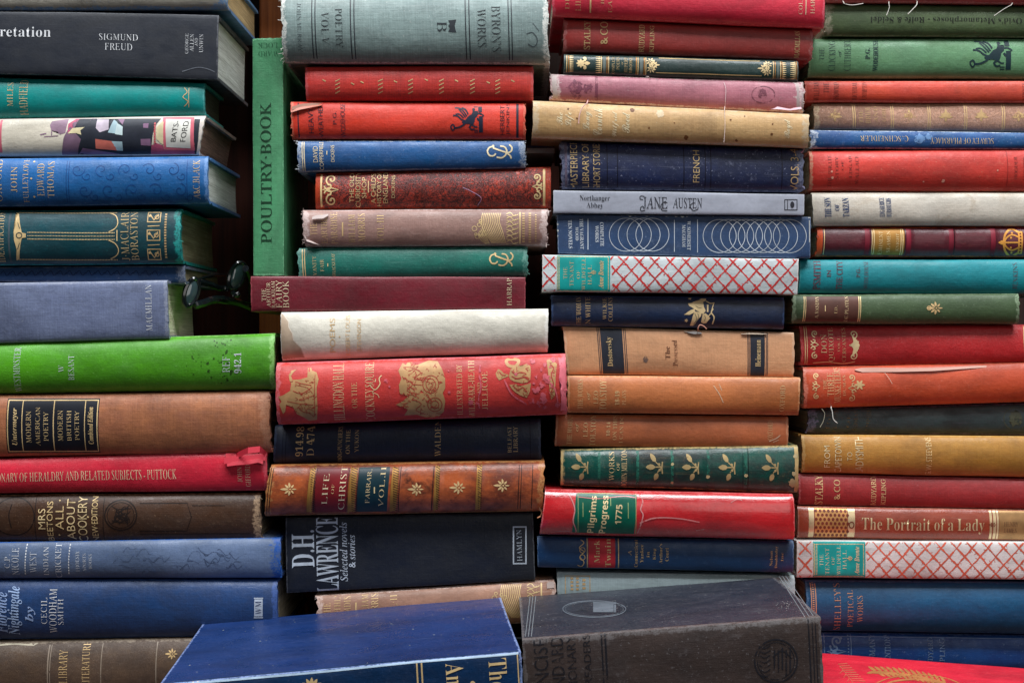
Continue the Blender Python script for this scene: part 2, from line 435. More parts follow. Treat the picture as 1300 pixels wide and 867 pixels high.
class Book:
    def __init__(s, q, y=0.0, depth=.14, bulge=.2, p=1.0, vert=False, tb=.0026, bands=(), ys=None, ddir=(0, 1, 0), groove=.0012, jag=.0006, wob=.0003, seed=None, back=None):
        s.q = q; s.y = y; s.depth = depth; s.p = p; s.vert = vert; s.ddir = Vector(ddir); s.jag = jag; s.wob = wob
        s.seed = random.uniform(0, 500) if seed is None else seed
        ys = ys or (y,) * 4
        s.c = [px2w(a[0], a[1], yy) for a, yy in zip(q, ys)]
        if back:                      # given by its back edge: start, direction, length, top, thickness
            (bx, by), (ex, ey), ln, zt, th = back
            o = Vector((bx, by, zt)) - s.ddir * depth; e = Vector((ex, ey, 0)) * ln; dn = Vector((0, 0, -th))
            s.c = [o, o + e, o + e + dn, o + dn]
        s.lq = [(a[1], -a[0]) for a in q] if vert else q
        s.L = ((s.c[1] - s.c[0]).length + (s.c[2] - s.c[3]).length) / 2
        s.T = ((s.c[3] - s.c[0]).length + (s.c[2] - s.c[1]).length) / 2
        s.B = bulge * s.T * (1.6 if bulge > .105 else 1.0); s.p = 1.0 if bulge > .105 else p; s.tb = tb; s.groove = groove
        s.bands = [((x - s.lq[0][0]) / (s.lq[1][0] - s.lq[0][0]) * s.L, wd / F * DC, h) for x, wd, h in bands]
        s.NV = 18; s.NU = max(60, min(170, int(s.L / .0022)))
        s.us = [i / s.NU for i in range(s.NU + 1)]
        s.vs = [(1 - math.cos(math.pi * i / s.NV)) / 2 for i in range(s.NV + 1)]
        # outward direction of the top board
        e = (s.c[3] - s.c[0] + s.c[2] - s.c[1]); s.up = -e.normalized()

    def loc(s, x, y):
        TL, TR, BR, BL = s.lq
        f = (x - TL[0]) / (TR[0] - TL[0]); top = TL[1] + (TR[1] - TL[1]) * f; bot = BL[1] + (BR[1] - BL[1]) * f
        v = (y - top) / (bot - top); vc = min(1, max(0, v)); xl = TL[0] + (BL[0] - TL[0]) * vc; xr = TR[0] + (BR[0] - TR[0]) * vc
        return ((x - xl) / (xr - xl), v)

    def W(s, u, v, d):
        a = s.c[0].lerp(s.c[1], u); b = s.c[3].lerp(s.c[2], u); pt = a.lerp(b, v)
        n = noise.noise(Vector((u * s.L * 16, s.seed, v * .8))) * s.wob * 1.4
        n2 = noise.noise(Vector((u * s.L * 16, s.seed + 40, d * 4))) * .0004
        return pt + s.ddir * (d + n2) + s.up * n

    def bulge(s, u, v):
        vv = min(1, max(0, v)); x = u * s.L
        b = s.B * max(0.0, 1 - (2 * vv - 1) ** 2) ** (s.p / 2)
        e = min(u, 1 - u) * s.L
        b *= 1 - .22 * math.exp(-max(0, e) / .003)
        env = max(0.0, 1 - (2 * vv - 1) ** 6)
        for xc, wd, h in s.bands:
            t = abs(x - xc) / (wd * .5)
            if t < 1: b += h * (1 - t ** 4) * env
        b += .00035 * noise.noise(Vector((x * 28, vv * s.T * 40, s.seed))) * env + .0007 * noise.noise(Vector((x * 9, vv * s.T * 12, s.seed + 9))) * env
        return b

    def spine(s, u, v, off=0.0):
        b = s.bulge(u, v)
        e = 1e-3; db = (s.bulge(u, min(1, v + e)) - s.bulge(u, max(0, v - e))) / (2 * e * s.T)
        n = Vector(-s.ddir + s.up * (-db if abs(db) < 6 else -math.copysign(6, db))).normalized()
        return s.W(u, v, -b) + n * off

    def at(s, px, py, off):
        u, v = s.loc(px, py)
        if -.02 < v < 1.02: return s.spine(min(1, max(0, u)), min(.995, max(.005, v)), off) + (s.c[1] - s.c[0]) * (u - min(1, max(0, u)))
        return px2w(px, py, s.y - s.B - .011 - off)

    def jagu(s, u, v, i):
        e = s.jag * (noise.noise(Vector((v * s.T * 330, s.seed + i * 7, 3))) + .6 * noise.noise(Vector((v * s.T * 900, s.seed + i * 7, 5))))
        return e / s.L

    def cover(s, mat, root, loc):
        D, g, ti = s.depth, s.groove / s.T, s.tb / s.T
        pro = [(0, D), (0, D * .6), (0, D * .3), (0, .016), (0, .011)] + ([(g, .0085), (g, .006), (0, .003)] if g > 0 else [(0, .004)])
        o = [(v, d, -d) for v, d in pro] + [(v, None, min(v, 1 - v) * s.T) for v in s.vs] + [(1 - v, d, -d) for v, d in reversed(pro)]
        arc = [0.0]
        for i in range(1, len(o)):
            a, b = o[i - 1], o[i]; da = a[1] if a[1] is not None else -s.bulge(.5, a[0]); db = b[1] if b[1] is not None else -s.bulge(.5, b[0])
            arc.append(arc[-1] + math.hypot((b[0] - a[0]) * s.T, db - da))
        n = len(o); Vt, uv, ed = [], [], []
        for i, u in enumerate(s.us):
            for k, (v, d, e) in enumerate(o):
                uu = u
                if i in (0, s.NU): uu = u + s.jagu(u, v if d is None else v + d * .3, i)
                Vt.append(s.W(uu, v, d) if d is not None else s.spine(uu, v)); uv.append((u * s.L, arc[k])); ed.append((min(u, 1 - u) * s.L * 10, e * 10))
            for k, (v, d, e) in enumerate(o):
                uu = u
                if i in (0, s.NU): uu = u + s.jagu(u, v if d is None else v + d * .3, i)
                vv = ti + (1 - 2 * ti) * v
                if d is not None: vv = ti if v < .5 else 1 - ti
                Vt.append(s.W(uu, vv, d if d is not None else .0012 - .5 * s.bulge(u, v))); uv.append((u * s.L, arc[k])); ed.append((min(u, 1 - u) * s.L * 10, e * 10))
        R = 2 * n; Fc = []
        for i in range(s.NU):
            a, b = i * R, (i + 1) * R
            for k in range(n - 1):
                Fc.append((a + k, a + k + 1, b + k + 1, b + k)); Fc.append((a + n + k, b + n + k, b + n + k + 1, a + n + k + 1))
            Fc.append((a, b, b + n, a + n)); Fc.append((a + n - 1, a + 2 * n - 1, b + 2 * n - 1, b + n - 1))
        for a, fl in ((0, 0), (s.NU * R, 1)):
            for k in range(n - 1):
                f = (a + k, a + n + k, a + n + k + 1, a + k + 1); Fc.append(f if not fl else f[::-1])
        ob = mesh_obj('cover', Vt, Fc, mat, root, loc, True, 40)
        me = ob.data
        for nm, dat in (('tex', uv), ('edge', ed)):
            l = me.uv_layers.new(name=nm)
            l.data.foreach_set('uv', [c for lp in me.loops for c in dat[lp.vertex_index]])
        return ob

    def pages(s, mat, root, loc, inset=.0028, back=.004):
        ti = s.tb / s.T; iu = inset / s.L; Vt, Fc = [], []
        us = [iu + (1 - 2 * iu) * i / 8 for i in range(9)]; vs = [ti + (1 - 2 * ti) * i / 8 for i in range(9)]
        ds = [.002, s.depth * .35, s.depth * .7, s.depth - back]
        def pt(u, v, d):
            c = 1 - (2 * (v - ti) / (1 - 2 * ti) - 1) ** 2
            return s.W(u, v, d + .0012 - min(.10 * s.T, .42 * s.B) * c)
        idx = {}
        def vid(i, j, k):
            if (i, j, k) not in idx: idx[(i, j, k)] = len(Vt); Vt.append(pt(us[i], vs[j], ds[k]))
            return idx[(i, j, k)]
        for i in (0, 8):
            for j in range(8):
                for k in range(3): Fc.append((vid(i, j, k), vid(i, j + 1, k), vid(i, j + 1, k + 1), vid(i, j, k + 1)))
        for k in (0, 3):
            for i in range(8):
                for j in range(8): Fc.append((vid(i, j, k), vid(i + 1, j, k), vid(i + 1, j + 1, k), vid(i, j + 1, k)))
        for j in (0, 8):
            for i in range(8):
                for k in range(3): Fc.append((vid(i, j, k), vid(i + 1, j, k), vid(i + 1, j, k + 1), vid(i, j, k + 1)))
        o = mesh_obj('page_block', Vt, Fc, mat, root, loc, True, 40)
        bm = bmesh.new(); bm.from_mesh(o.data); bmesh.ops.recalc_face_normals(bm, faces=bm.faces); bm.to_mesh(o.data); bm.free()
        return o

    def decor(s, items, root, loc):
        groups = {}
        for n, it in enumerate(items): groups.setdefault((it[1], it[2].name, n if it[1] in APART else 0), []).append(it)
        for (part, mn, _n), its in groups.items():
            bm = bmesh.new(); cnt = 0
            for kind, _, mat, layer, dat in its:
                z = .00006 + layer * .00007
                if kind == 'T':
                    t, f, x0, x1, y0, y1, rot = dat
                    if (t, f) not in TEXT: continue
                    VV, PP = TEXT[(t, f)]; xc = (x0 + x1) / 2; yc = (y0 + y1) / 2
                    va = s.loc(xc, y0)[1]; vb = s.loc(xc, y1)[1]; ua = s.loc(x0, yc)[0]; ub = s.loc(x1, yc)[0]
                    ids = []
                    for a, b in VV:
                        if rot == 0: u, v = ua + a * (ub - ua), vb - b * (vb - va)
                        elif rot == 90: v, u = vb - a * (vb - va), ub - b * (ub - ua)
                        elif rot == 180: u, v = ub - a * (ub - ua), va + b * (vb - va)
                        else: v, u = va + a * (vb - va), ua + b * (ub - ua)
                        ids.append(bm.verts.new((u, v, z)))
                    for p in PP:
                        try: bm.faces.new([ids[i] for i in p])
                        except ValueError: pass
                elif kind == 'V':
                    x0, x1, a, b = dat; q = [s.loc(x, 0)[0] for x in (x0, x1)]
                    bm.faces.new([bm.verts.new(c + (z,)) for c in ((q[0], a), (q[1], a), (q[1], b), (q[0], b))])
                elif kind in ('P', 'C'):
                    for poly in dat:
                        cnt += 1; zz = z + (cnt % 14) * .000004
                        pts = []
                        for x, y in poly:
                            c = (x, y) if kind == 'C' else s.loc(x, y)
                            if not pts or abs(c[0] - pts[-1][0]) + abs(c[1] - pts[-1][1]) > 1e-7: pts.append(c)
                        if len(pts) < 3: continue
                        bm.faces.new([bm.verts.new((c[0], c[1], zz)) for c in pts])
            top = its[0][0] == 'C'
            bmesh.ops.triangulate(bm, faces=[f for f in bm.faces if len(f.verts) > 4])
            if not top:
                if bm.verts:
                    lo = min(v.co.x for v in bm.verts); hi = max(v.co.x for v in bm.verts)
                    for v in s.vs[1:-1]:
                        bmesh.ops.bisect_plane(bm, geom=bm.verts[:] + bm.edges[:] + bm.faces[:], dist=1e-7, plane_co=(0, v, 0), plane_no=(0, 1, 0))
                    wide = max(max(v.co.x for v in f.verts) - min(v.co.x for v in f.verts) for f in bm.faces) * s.L > .012 or s.bands
                    for u in s.us:
                        if wide and lo < u < hi: bmesh.ops.bisect_plane(bm, geom=bm.verts[:] + bm.edges[:] + bm.faces[:], dist=1e-7, plane_co=(u, 0, 0), plane_no=(1, 0, 0))
                # whatever lies beyond the spine's edges is not printed
                dead = [f for f in bm.faces if not (-.002 < f.calc_center_median().y < 1.002 and 0 < f.calc_center_median().x < 1)]
                bmesh.ops.delete(bm, geom=dead, context='FACES')
                for v in bm.verts: v.co = s.spine(v.co.x, min(.999, max(.001, v.co.y)), v.co.z) - loc
            else:
                for v in bm.verts: v.co = s.W(v.co.x, 0, v.co.y * s.depth) + s.up * v.co.z - loc
            me = bpy.data.meshes.new(part); bm.to_mesh(me); bm.free()
            if not me.polygons: continue
            # face the same way as the spine
            me.polygons.foreach_set('use_smooth', [True] * len(me.polygons))
            o = bpy.data.objects.new(part, me); COL.objects.link(o); o.parent = root; me.materials.append(its[0][2])

    def threads(s, root, loc, mat, n, length=.004, ends=(0, 1), rad=.00012, part='frayed_threads'):
        rnd = random.Random(s.seed); Vt, Fc = [], []
        for _ in range(int(n * .7)):
            e = rnd.choice(ends); v = rnd.choice((rnd.uniform(.02, .98), rnd.uniform(0, .12), rnd.uniform(.88, 1)))
            p = s.spine(e + (.003 if e == 0 else -.003), v, .0002); d = Vector(((1 if e else -1) * rnd.uniform(.3, 1), rnd.uniform(-.7, .2), rnd.uniform(-.8, .8))).normalized()
            l = length * rnd.uniform(.1, .5); k = Vector((rnd.uniform(-1, 1), rnd.uniform(-.6, .3), rnd.uniform(-1.2, .6)))
            tube([p + d * l * t + k * l * .5 * t * t for t in (0, .25, .5, .75, 1)], rad * rnd.uniform(.7, 1.5), Vt, Fc)
        mesh_obj(part, Vt, Fc, mat, root, loc)


def tube(pts, r, Vt, Fc, n=4):
    b0 = len(Vt)
    for i, p in enumerate(pts):
        d = (pts[min(i + 1, len(pts) - 1)] - pts[max(i - 1, 0)]).normalized()
        a = d.cross(Vector((0, 1, .3))).normalized(); b = d.cross(a)
        for k in range(n): Vt.append(p + a * r * math.cos(6.283 * k / n) + b * r * math.sin(6.283 * k / n))
    for i in range(len(pts) - 1):
        for k in range(n): Fc.append((b0 + i * n + k, b0 + i * n + (k + 1) % n, b0 + (i + 1) * n + (k + 1) % n, b0 + (i + 1) * n + k))
    Fc.append(tuple(b0 + k for k in range(n))[::-1]); Fc.append(tuple(b0 + (len(pts) - 1) * n + k for k in range(n)))


APART = ('label_panel', 'gilt_band', 'band', 'raised_band', 'worn_band', 'worn_end', 'flower_ornament', 'leaf_ornament', 'scroll_ornament', 'gilt_picture', 'publisher_mark', 'ring_pattern', 'lattice_pattern', 'scuff_patches', 'picture_lines', 'crown_ornament', 'monogram')
BOOKS = []


def book(name, label, q, col, items=(), group=None, pages='cream', geo=None, fray=0, fraycol=(200, 195, 185), fraylen=.004, extra=None, **mk):
    BOOKS.append(dict(name=name, label=label, q=q, col=col, items=list(items), group=group, pages=pages, geo=geo or {}, fray=fray, fraycol=fraycol, fraylen=fraylen, mk=mk, extra=extra))


def ribbon(pts, wd, y0, mat, name, root, loc, thick=.0006):
    """a torn strip standing off the spine of book y0: pts are (px, py, stand-off)"""
    Vt, Fc = [], []
    P3 = [y0.at(x, y, .0006 + z * .30) for x, y, z in pts]
    n = len(P3)
    for i, p in enumerate(P3):
        h = wd[i] if isinstance(wd, (list, tuple)) else wd
        for sy, sz in ((0, 1), (0, -1)): Vt.append(p + Vector((0, 0, sz * h / 2)) + Vector((0, -.0012 if sz < 0 else 0, 0)))
        for sz in (1, -1): Vt.append(p + Vector((0, thick, sz * h / 2)))
    for i in range(n - 1):
        a, b = i * 4, i * 4 + 4
        Fc += [(a, a + 1, b + 1, b), (a + 2, b + 2, b + 3, a + 3), (a, b, b + 2, a + 2), (a + 1, a + 3, b + 3, b + 1)]
    Fc += [(0, 2, 3, 1), (n * 4 - 4, n * 4 - 3, n * 4 - 1, n * 4 - 2)]
    return mesh_obj(name, Vt, Fc, mat, root, loc)


def strand(bk_y, pts, rad, mat, root, loc, name='loose_thread'):
    Vt, Fc = [], []
    tube([bk_y.at(x, y, .0004 + z * .12) for x, y, z in spline(pts, 6)], rad * .75, Vt, Fc, 5)
    mesh_obj(name, Vt, Fc, mat, root, loc)


rr = random.Random(3)
GL, GM, GR, GQ, GB = 'books piled in the left stack', 'books piled in the second stack', 'books piled in the third stack', 'books piled in the right stack', 'big books lying in front of the stacks'
# ================================================================ left stack
book('clothbound_book', 'faded grey cloth book with blue worn edges on top of the near-black book', [(-60, -38), (289, -36), (290, 13), (-60, 14)], (178, 172, 160),
     group=GL, geo=dict(y=-.004, depth=.135, bulge=.12), pages='tan', wear=(95, 135, 180), board=(88, 118, 155), EndW=.010, JointW=.004, WearAmt=.9, Weave=.2, Stain=.3, fray=14, fraycol=(120, 150, 185))
book('hardback_book', 'thick near-black book with white lettering and plain pale pages, under the grey one', [(-60, 14), (278, 20), (276.5, 102), (-60, 92.5)], (36, 40, 50),
     [T('pretation', -9, 66, 35, 51.5, 0, 'B', WHITE), T('SIGMUND', 127.5, 176, 45, 53, 0, 'B', WHITE), T('FREUD', 134.5, 169, 57, 65.5, 0, 'B', WHITE)] +
     [T(s, a, b, c, d, 90, 'B', WHITE) for s, a, b, c, d in (('GEORGE', 236, 240.2, 44, 69.5), ('ALLEN', 242, 246.8, 45, 67), ('AND', 248, 252, 50, 60), ('UNWIN', 254, 258.8, 45, 68))] +
     [P(cs([(232, 92), (250, 87), (262, 88), (273, 92)], .9), ink((120, 125, 135), .3), 'crease')],
     group=GL, geo=dict(y=-.006, depth=.128, bulge=.05, p=.42, groove=.0006, jag=.0002), pages='grey', second=(28, 31, 40), Weave=.08, Mottle=.6, EndW=.001, JointW=.001, Rough=.55, Speck=.06, Bump=.15)
book('clothbound_book', 'bright teal green book with faint gilt lettering below the near-black book', [(-60, 98), (261, 106), (261, 147.5), (-60, 151)], (0, 140, 136),
     [T('MILES', 13, 20.5, 107, 137), T('HADFIELD', 28, 38.5, 103, 147.5), P(cs([(236, 113), (240, 119), (235, 125), (241, 131), (236, 137)], 1) + st([(242, 113), (242, 138)], .8), GOLDF, 'publisher_mark')],
     group=GL, geo=dict(y=.002, depth=.07, bulge=.15), pages='dark', second=(0, 114, 112), Weave=.1, Mottle=.6, EndW=.0012, JointW=.001, Speck=.05, Bump=.2)
def K3(p): return crop(p, 20, 140, 5.0)
NAV, MAU, PNK = ink((42, 46, 58), .03), ink((128, 100, 122), .05), ink((226, 112, 128), .05)
bats = []
bats += [P(K3([[(300, 292), (320, 180), (345, 130), (400, 50), (525, 52), (460, 130), (440, 200), (400, 292)]]), MAU, 'jacket_picture', 1),
         P(K3([[(230, 100), (240, 75), (330, 60), (345, 62), (330, 150), (300, 160), (290, 130), (240, 135)], [(170, 158), (210, 150), (210, 158), (172, 166)], [(195, 172), (285, 166), (285, 172), (196, 178)], [(240, 140), (248, 140), (246, 165), (240, 165)]]), ink((150, 120, 140), .1), 'jacket_picture', 1),
         P(K3([[(345, 92), (402, 48), (420, 52), (375, 120), (345, 150)], [(860, 285), (870, 232), (900, 215), (945, 232), (950, 258), (1140, 262), (1140, 288)]]), ink((196, 90, 122), .05), 'jacket_picture', 1),
         P(K3([[(380, 135), (410, 58), (525, 58), (520, 125), (545, 150), (692, 165), (692, 58), (932, 58), (905, 95), (885, 150), (872, 232), (862, 290), (700, 285), (520, 252), (440, 243), (400, 292), (412, 240), (430, 190)]]), NAV, 'jacket_picture', 2),
         P(K3([[(345, 155), (375, 120), (452, 113), (425, 135), (432, 163), (400, 152)], [(905, 120), (940, 80), (948, 80), (948, 225), (940, 226), (905, 190)]]), ink((226, 212, 170), .05), 'jacket_picture', 3),
         P(K3([[(526, 62), (600, 62), (604, 130), (548, 148), (522, 120)]]), ink((205, 190, 205), .08), 'jacket_picture', 3),
         P(K3([[(600, 150), (632, 64), (655, 82), (690, 162)], [(622, 204), (690, 208), (690, 264), (652, 262)]]), ink((176, 204, 214), .05), 'jacket_picture', 3),
         P(K3([[(655, 88), (692, 112), (692, 168), (645, 160)]]), ink((205, 225, 228), .05), 'jacket_picture', 4),
         P(K3([[(520, 190), (622, 204), (658, 262), (520, 250)]]), ink((220, 118, 104), .08), 'jacket_picture', 3),
         P(K3([[(438, 246), (700, 288), (690, 296), (400, 296)], [(820, 92), (855, 90), (853, 122), (822, 120)], [(806, 192), (868, 190), (868, 234), (806, 230)], [(655, 60), (700, 62), (690, 100)]]), ink((140, 104, 134), .05), 'jacket_picture', 3),
         P(K3([ell(895, 92 + 17 * i, 7, 8, 8) for i in range(8)]), ink((210, 100, 105), .1), 'jacket_picture', 4),
         P(K3([[(940, 44), (1140, 48), (1145, 264), (950, 256)]]), PNK, 'jacket_label', 2), P(K3([[(960, 60), (1120, 62), (1118, 250), (966, 242)]]), ink((228, 226, 218), .03), 'jacket_label', 3),
         P(K3([[(1142, 60), (1178, 62), (1168, 200), (1150, 288), (1140, 288)]]), NAV, 'jacket_picture', 2),
         T('BATS-', 221, 227.5, 155, 181.5, 90, 'S', BLACK, layer=5), T('FORD', 233, 240, 155, 181.5, 90, 'S', BLACK, layer=5),
         P(box(2.5, 5.5, 152, 195) + box(-6, 2.5, 191.5, 195), PNK, 'jacket_label', 1)]
book('jacketed_book', 'book in a cream picture jacket with navy and coral shapes and a pink label', [(-60, 152.5), (262, 147.5), (253, 198), (-60, 199.5)], (214, 206, 190), bats,
     group=GL, geo=dict(y=-.003, depth=.122, bulge=.13, tb=.0022, jag=.0012), pages='brown', second=(200, 190, 172), board=(190, 165, 150), wear=(190, 178, 190), EndW=.005, WearAmt=.5, Weave=.06, Rough=.38, Speck=.05, Spec=.4, Bump=.25)
emb = []
for i in range(5):
    for j in range(2):
        cx_, cy_ = 102 + i * 30 + (j * 9), 217 + j * 26
        emb += spiral(cx_, cy_, 9, 1.1, i * 70, .9) + spiral(cx_ + 12, cy_ + 8, 6, 1, 180, .8, -1)
emb += st([(88, 205), (88, 259)], .8) + st([(91, 205), (91, 259)], .8) + st([(240, 203), (240, 258)], .8)
book('clothbound_book', 'vivid blue embossed book with gilt lettering, pale pages showing at its right end', [(-60, 202.5), (265, 198.5), (266, 259), (-60, 263.5)], (26, 98, 162),
     [T('OXFORD', -3, 6.5, 203, 257), T('JOHN', 18, 26, 213, 245), T('FULLEYLOVE', 33, 40, 201.5, 258), T('EDWARD', 51, 60, 209, 250), T('THOMAS', 64, 72.5, 206, 252),
      P(disc(46, 206, 1.2) + disc(44, 228, 1.2) + disc(47, 251, 1.2), GOLD, 'lettering', 3), T('A&C.BLACK', 247.5, 256, 204, 254), P(emb, ink((20, 72, 140), .4), 'blind_tooling', 1)],
     group=GL, geo=dict(y=-.006, depth=.128, bulge=.13), pages='grey', second=(16, 78, 138), wear=(110, 150, 205), Weave=.12, EndW=.0025, JointW=.0015, fray=6, fraycol=(120, 160, 210))
gl6 = [T('IDENTIFICATION', 1.5, 10, 269, 334), V(15, 17.5, ink((70, 84, 92), .2), 'band')]
o6 = dashes(26, 153, 270.8, 1.3, 1.9) + dashes(40, 151, 296.6, 1.3, 1.9) + dashes(40, 151, 300.8, 1.0, 1.9) + dashes(40, 151, 305, 1.3, 1.9) + dashes(27, 154, 330.6, 1.3, 1.9)
o6 += cs([(142, 271), (150, 275), (153, 284), (150, 291), (142, 295.5)], 1.2) + cs([(142, 306), (150, 310), (154, 318), (151, 325), (143, 329.5)], 1.2) + st([(152.5, 293), (152.5, 307)], 1.2)
o6 += [[(23, 270), (27, 272), (31, 290), (33, 297), (38, 298), (38, 303), (33, 304), (31, 312), (28, 330), (24, 332), (26, 318), (23, 306), (22.5, 295), (25, 288)]]
book('clothbound_book', 'dark teal book with gilt dotted panels, frayed green at its right end', [(-60, 268.5), (231, 265.5), (233, 335), (-60, 338)], (14, 68, 78),
     gl6 + [P(o6, GOLD), P(ring(29.5, 300.5, 3.5, None, 1.1, 14) + st([(27, 284), (30, 292)], .8) + st([(27, 318), (30, 310)], .8), ink((14, 60, 70), 0), 'ornament_cuts', 4), T('J·MACLAIR', 157, 167, 269.5, 331.5), T('BORASTON', 169, 178.5, 269.5, 331.5),
            P(sum([frame(190, 207, a, b, 1.1) + st([(193, a + 3), (198.5, b - 3), (204, a + 3)], 1.6) + disc(193, a + 5, 1.6) + ring(202, (a + b) / 2, 2.5, None, 1, 10) for a, b in ((270, 283.5), (293, 307), (317, 331))], []) + [[(191, 288), (206, 287.4), (206, 288.4), (191, 289)], [(191, 312), (206, 311.4), (206, 312.4), (191, 313)]], GOLDM), P(vdash(212, 272, 330, 2.6, 3.4, .6), GOLDF, 'lettering')],
     group=GL, geo=dict(y=-.001, depth=.13, bulge=.13, jag=.0018), pages='dull', second=(8, 54, 64), wear=(30, 150, 145), Weave=.12, EndW=.005, WearAmt=1, JointW=.0012, Rough=.5, fray=40, fraycol=(60, 165, 155), fraylen=.006)
book('clothbound_book', 'thin navy blue book pressed between the dark teal book and the slate one', [(-60, 339.5), (235, 337), (236, 361), (-60, 356.5)], (32, 64, 104),
     [P(sum([cs([(x, 348), (x + 4, 344), (x + 8, 350), (x + 12, 346)], 1) for x in range(2, 200, 12)], []), ink((18, 36, 72), .35), 'blind_tooling', 1)],
     group=GL, geo=dict(y=.004, depth=.14, bulge=.12, tb=.002), pages='dull', second=(24, 50, 86), wear=(140, 145, 160), EndW=.007, Weave=.2, fray=10)
book('clothbound_book', 'slate blue cloth book lettered in white up its right end, above the bright green book', [(-60, 360), (213, 356), (215.5, 430), (-60, 437)], (112, 122, 152),
     [T('MACMILLAN', 186.5, 194.5, 362, 420, 90, 'B', WHITE)], group=GL, geo=dict(y=-.008, depth=.10, bulge=.09, p=.6, jag=.0008), pages='cream', second=(92, 102, 134), wear=(160, 165, 180), Weave=.45, Mottle=.8, EndW=.003, JointW=.003, WearAmt=.5, Stain=.3, fray=10, fraycol=(150, 155, 175))
blobs = []
for _ in range(46): blobs += splat(rr, rr.gauss(286, 9), rr.uniform(428, 488), rr.uniform(.4, 1.9), 7, .6)
for _ in range(14): blobs += splat(rr, rr.gauss(250, 5), rr.uniform(448, 475), rr.uniform(.4, 1.5), 7, .6)
book('clothbound_book', 'bright lime green book with dark scuff spots near its right end', [(-60, 437), (350, 423), (350.5, 494), (-60, 501)], (80, 156, 26),
     [T('WESTMINSTER', 23, 31.5, 441, 497, 90, 'B', WHITEF), T('W', 80, 86.5, 463, 472, 90, 'B', WHITEF), T('BESANT', 92, 99.5, 450.5, 482, 90, 'B', WHITEF), T('REF', 286, 295, 452, 472, 90, 'B', WHITEF), T('942.1', 300.5, 309.5, 447, 473, 90, 'B', WHITEF),
      P(blobs, ink((46, 82, 24), .72), 'scuff_spots', 1)], group=GL, geo=dict(y=-.003, depth=.15, bulge=.16, jag=.0008), pages='dull', second=(62, 132, 18), wear=(150, 205, 120), Weave=.12, Mottle=.6, EndW=.0035, JointW=.0012, Stain=.25, stain=(52, 110, 18))
NB = ink((20, 24, 36), .05)
lab10 = [P(box(13, 129.5, 505, 574.5), NB, 'label_panel', 1), P(frame(14.2, 128.3, 506.5, 573, 1.2) + box(32.5, 33.5, 507, 573) + box(72, 73.2, 507, 573) + box(111.5, 112.5, 507, 573), GOLD, 'ruled_lines', 3),
         T('Untermeyer', 20, 28, 517, 564, 90, 'J'), T('MODERN', 38, 44.5, 521, 561), T('AMERICAN', 50, 55.5, 516, 565), T('POETRY', 60, 66, 522, 559), T('MODERN', 78, 84.5, 520, 559), T('BRITISH', 89.5, 95, 520, 559), T('POETRY', 99.5, 105, 521, 558), T('Combined Edition', 116, 122.5, 516, 563, 90, 'J')]
book('clothbound_book', 'tan brown book with a large black and gilt label, under the lime green book', [(-60, 502), (343, 496), (346, 574), (-60, 580.5)], (176, 112, 76), lab10,
     group=GL, geo=dict(y=-.004, depth=.16, bulge=.12, p=.7, jag=.0022), pages='brown', second=(150, 90, 62), wear=(190, 140, 110), Weave=.42, Mottle=.85, EndW=.008, JointW=.003, WearAmt=.5, Stain=.35, stain=(120, 80, 62), fray=34, fraycol=(150, 80, 70), fraylen=.006)
def x11(b, root, loc):
    m = cover_mat('torn_red_cloth', (220, 50, 70), Weave=.3, EndW=0, JointW=0, Bump=.8)
    for pts, wd in (([(288, 578, .006), (300, 574, .009), (315, 573, .010), (330, 571.5, .009), (338, 574, .006)], .0045), ([(287, 584, .0085), (300, 581, .0115), (316, 580, .0125), (331, 578, .0115), (339, 580, .007)], .0045), ([(291, 589, .009), (303, 587, .0115), (318, 585.5, .0125), (330, 583, .011), (336, 586, .008)], .003)):
        ribbon([(x, y - 1.5, z) for x, y, z in pts], wd, b, m, 'torn_cloth_flap', root, loc)
book('clothbound_book', 'red book with a long white title and a torn pink flap at its right end', [(-60, 584), (339, 572), (341, 622.5), (-60, 626)], (214, 40, 62),
     [T('IONARY OF HERALDRY AND RELATED SUBJECTS - PUTTOCK', -4, 226, 597, 609, 0, 'B', CREAM), T('JOHN', 303, 309, 592, 611, 90, 'B', CREAM), T('GIFFORD', 313, 319.5, 589, 617, 90, 'B', CREAM)],
     group=GL, geo=dict(y=-.004, depth=.15, bulge=.12, jag=.0012), pages='grey', second=(190, 28, 48), wear=(238, 110, 124), Weave=.1, EndW=.003, JointW=.0025, WearAmt=.5, Rough=.48, extra=x11, fray=10, fraycol=(225, 60, 80))
DK = ink((34, 24, 22), .15)
bl12 = ring(157, 652, 20, 19, 1.6) + ring(157, 652, 17, 16, .8) + cs([(19, 638), (16, 652), (19, 668)], 1.2) + ring(22, 654, 26, 24, 1.2) + st([(49, 630), (49, 686)], 1) + st([(135, 630), (135, 686)], 1) + st([(180, 637), (240, 637), (246, 654), (240, 672), (180, 672)], 1) + st([(246, 640), (288, 640)], .8) + st([(180, 676), (320, 676)], 1)
for i in range(14): bl12 += cs([(157 + rr.uniform(-13, 13), 652 + rr.uniform(-12, 12)) for _ in range(3)], 1)
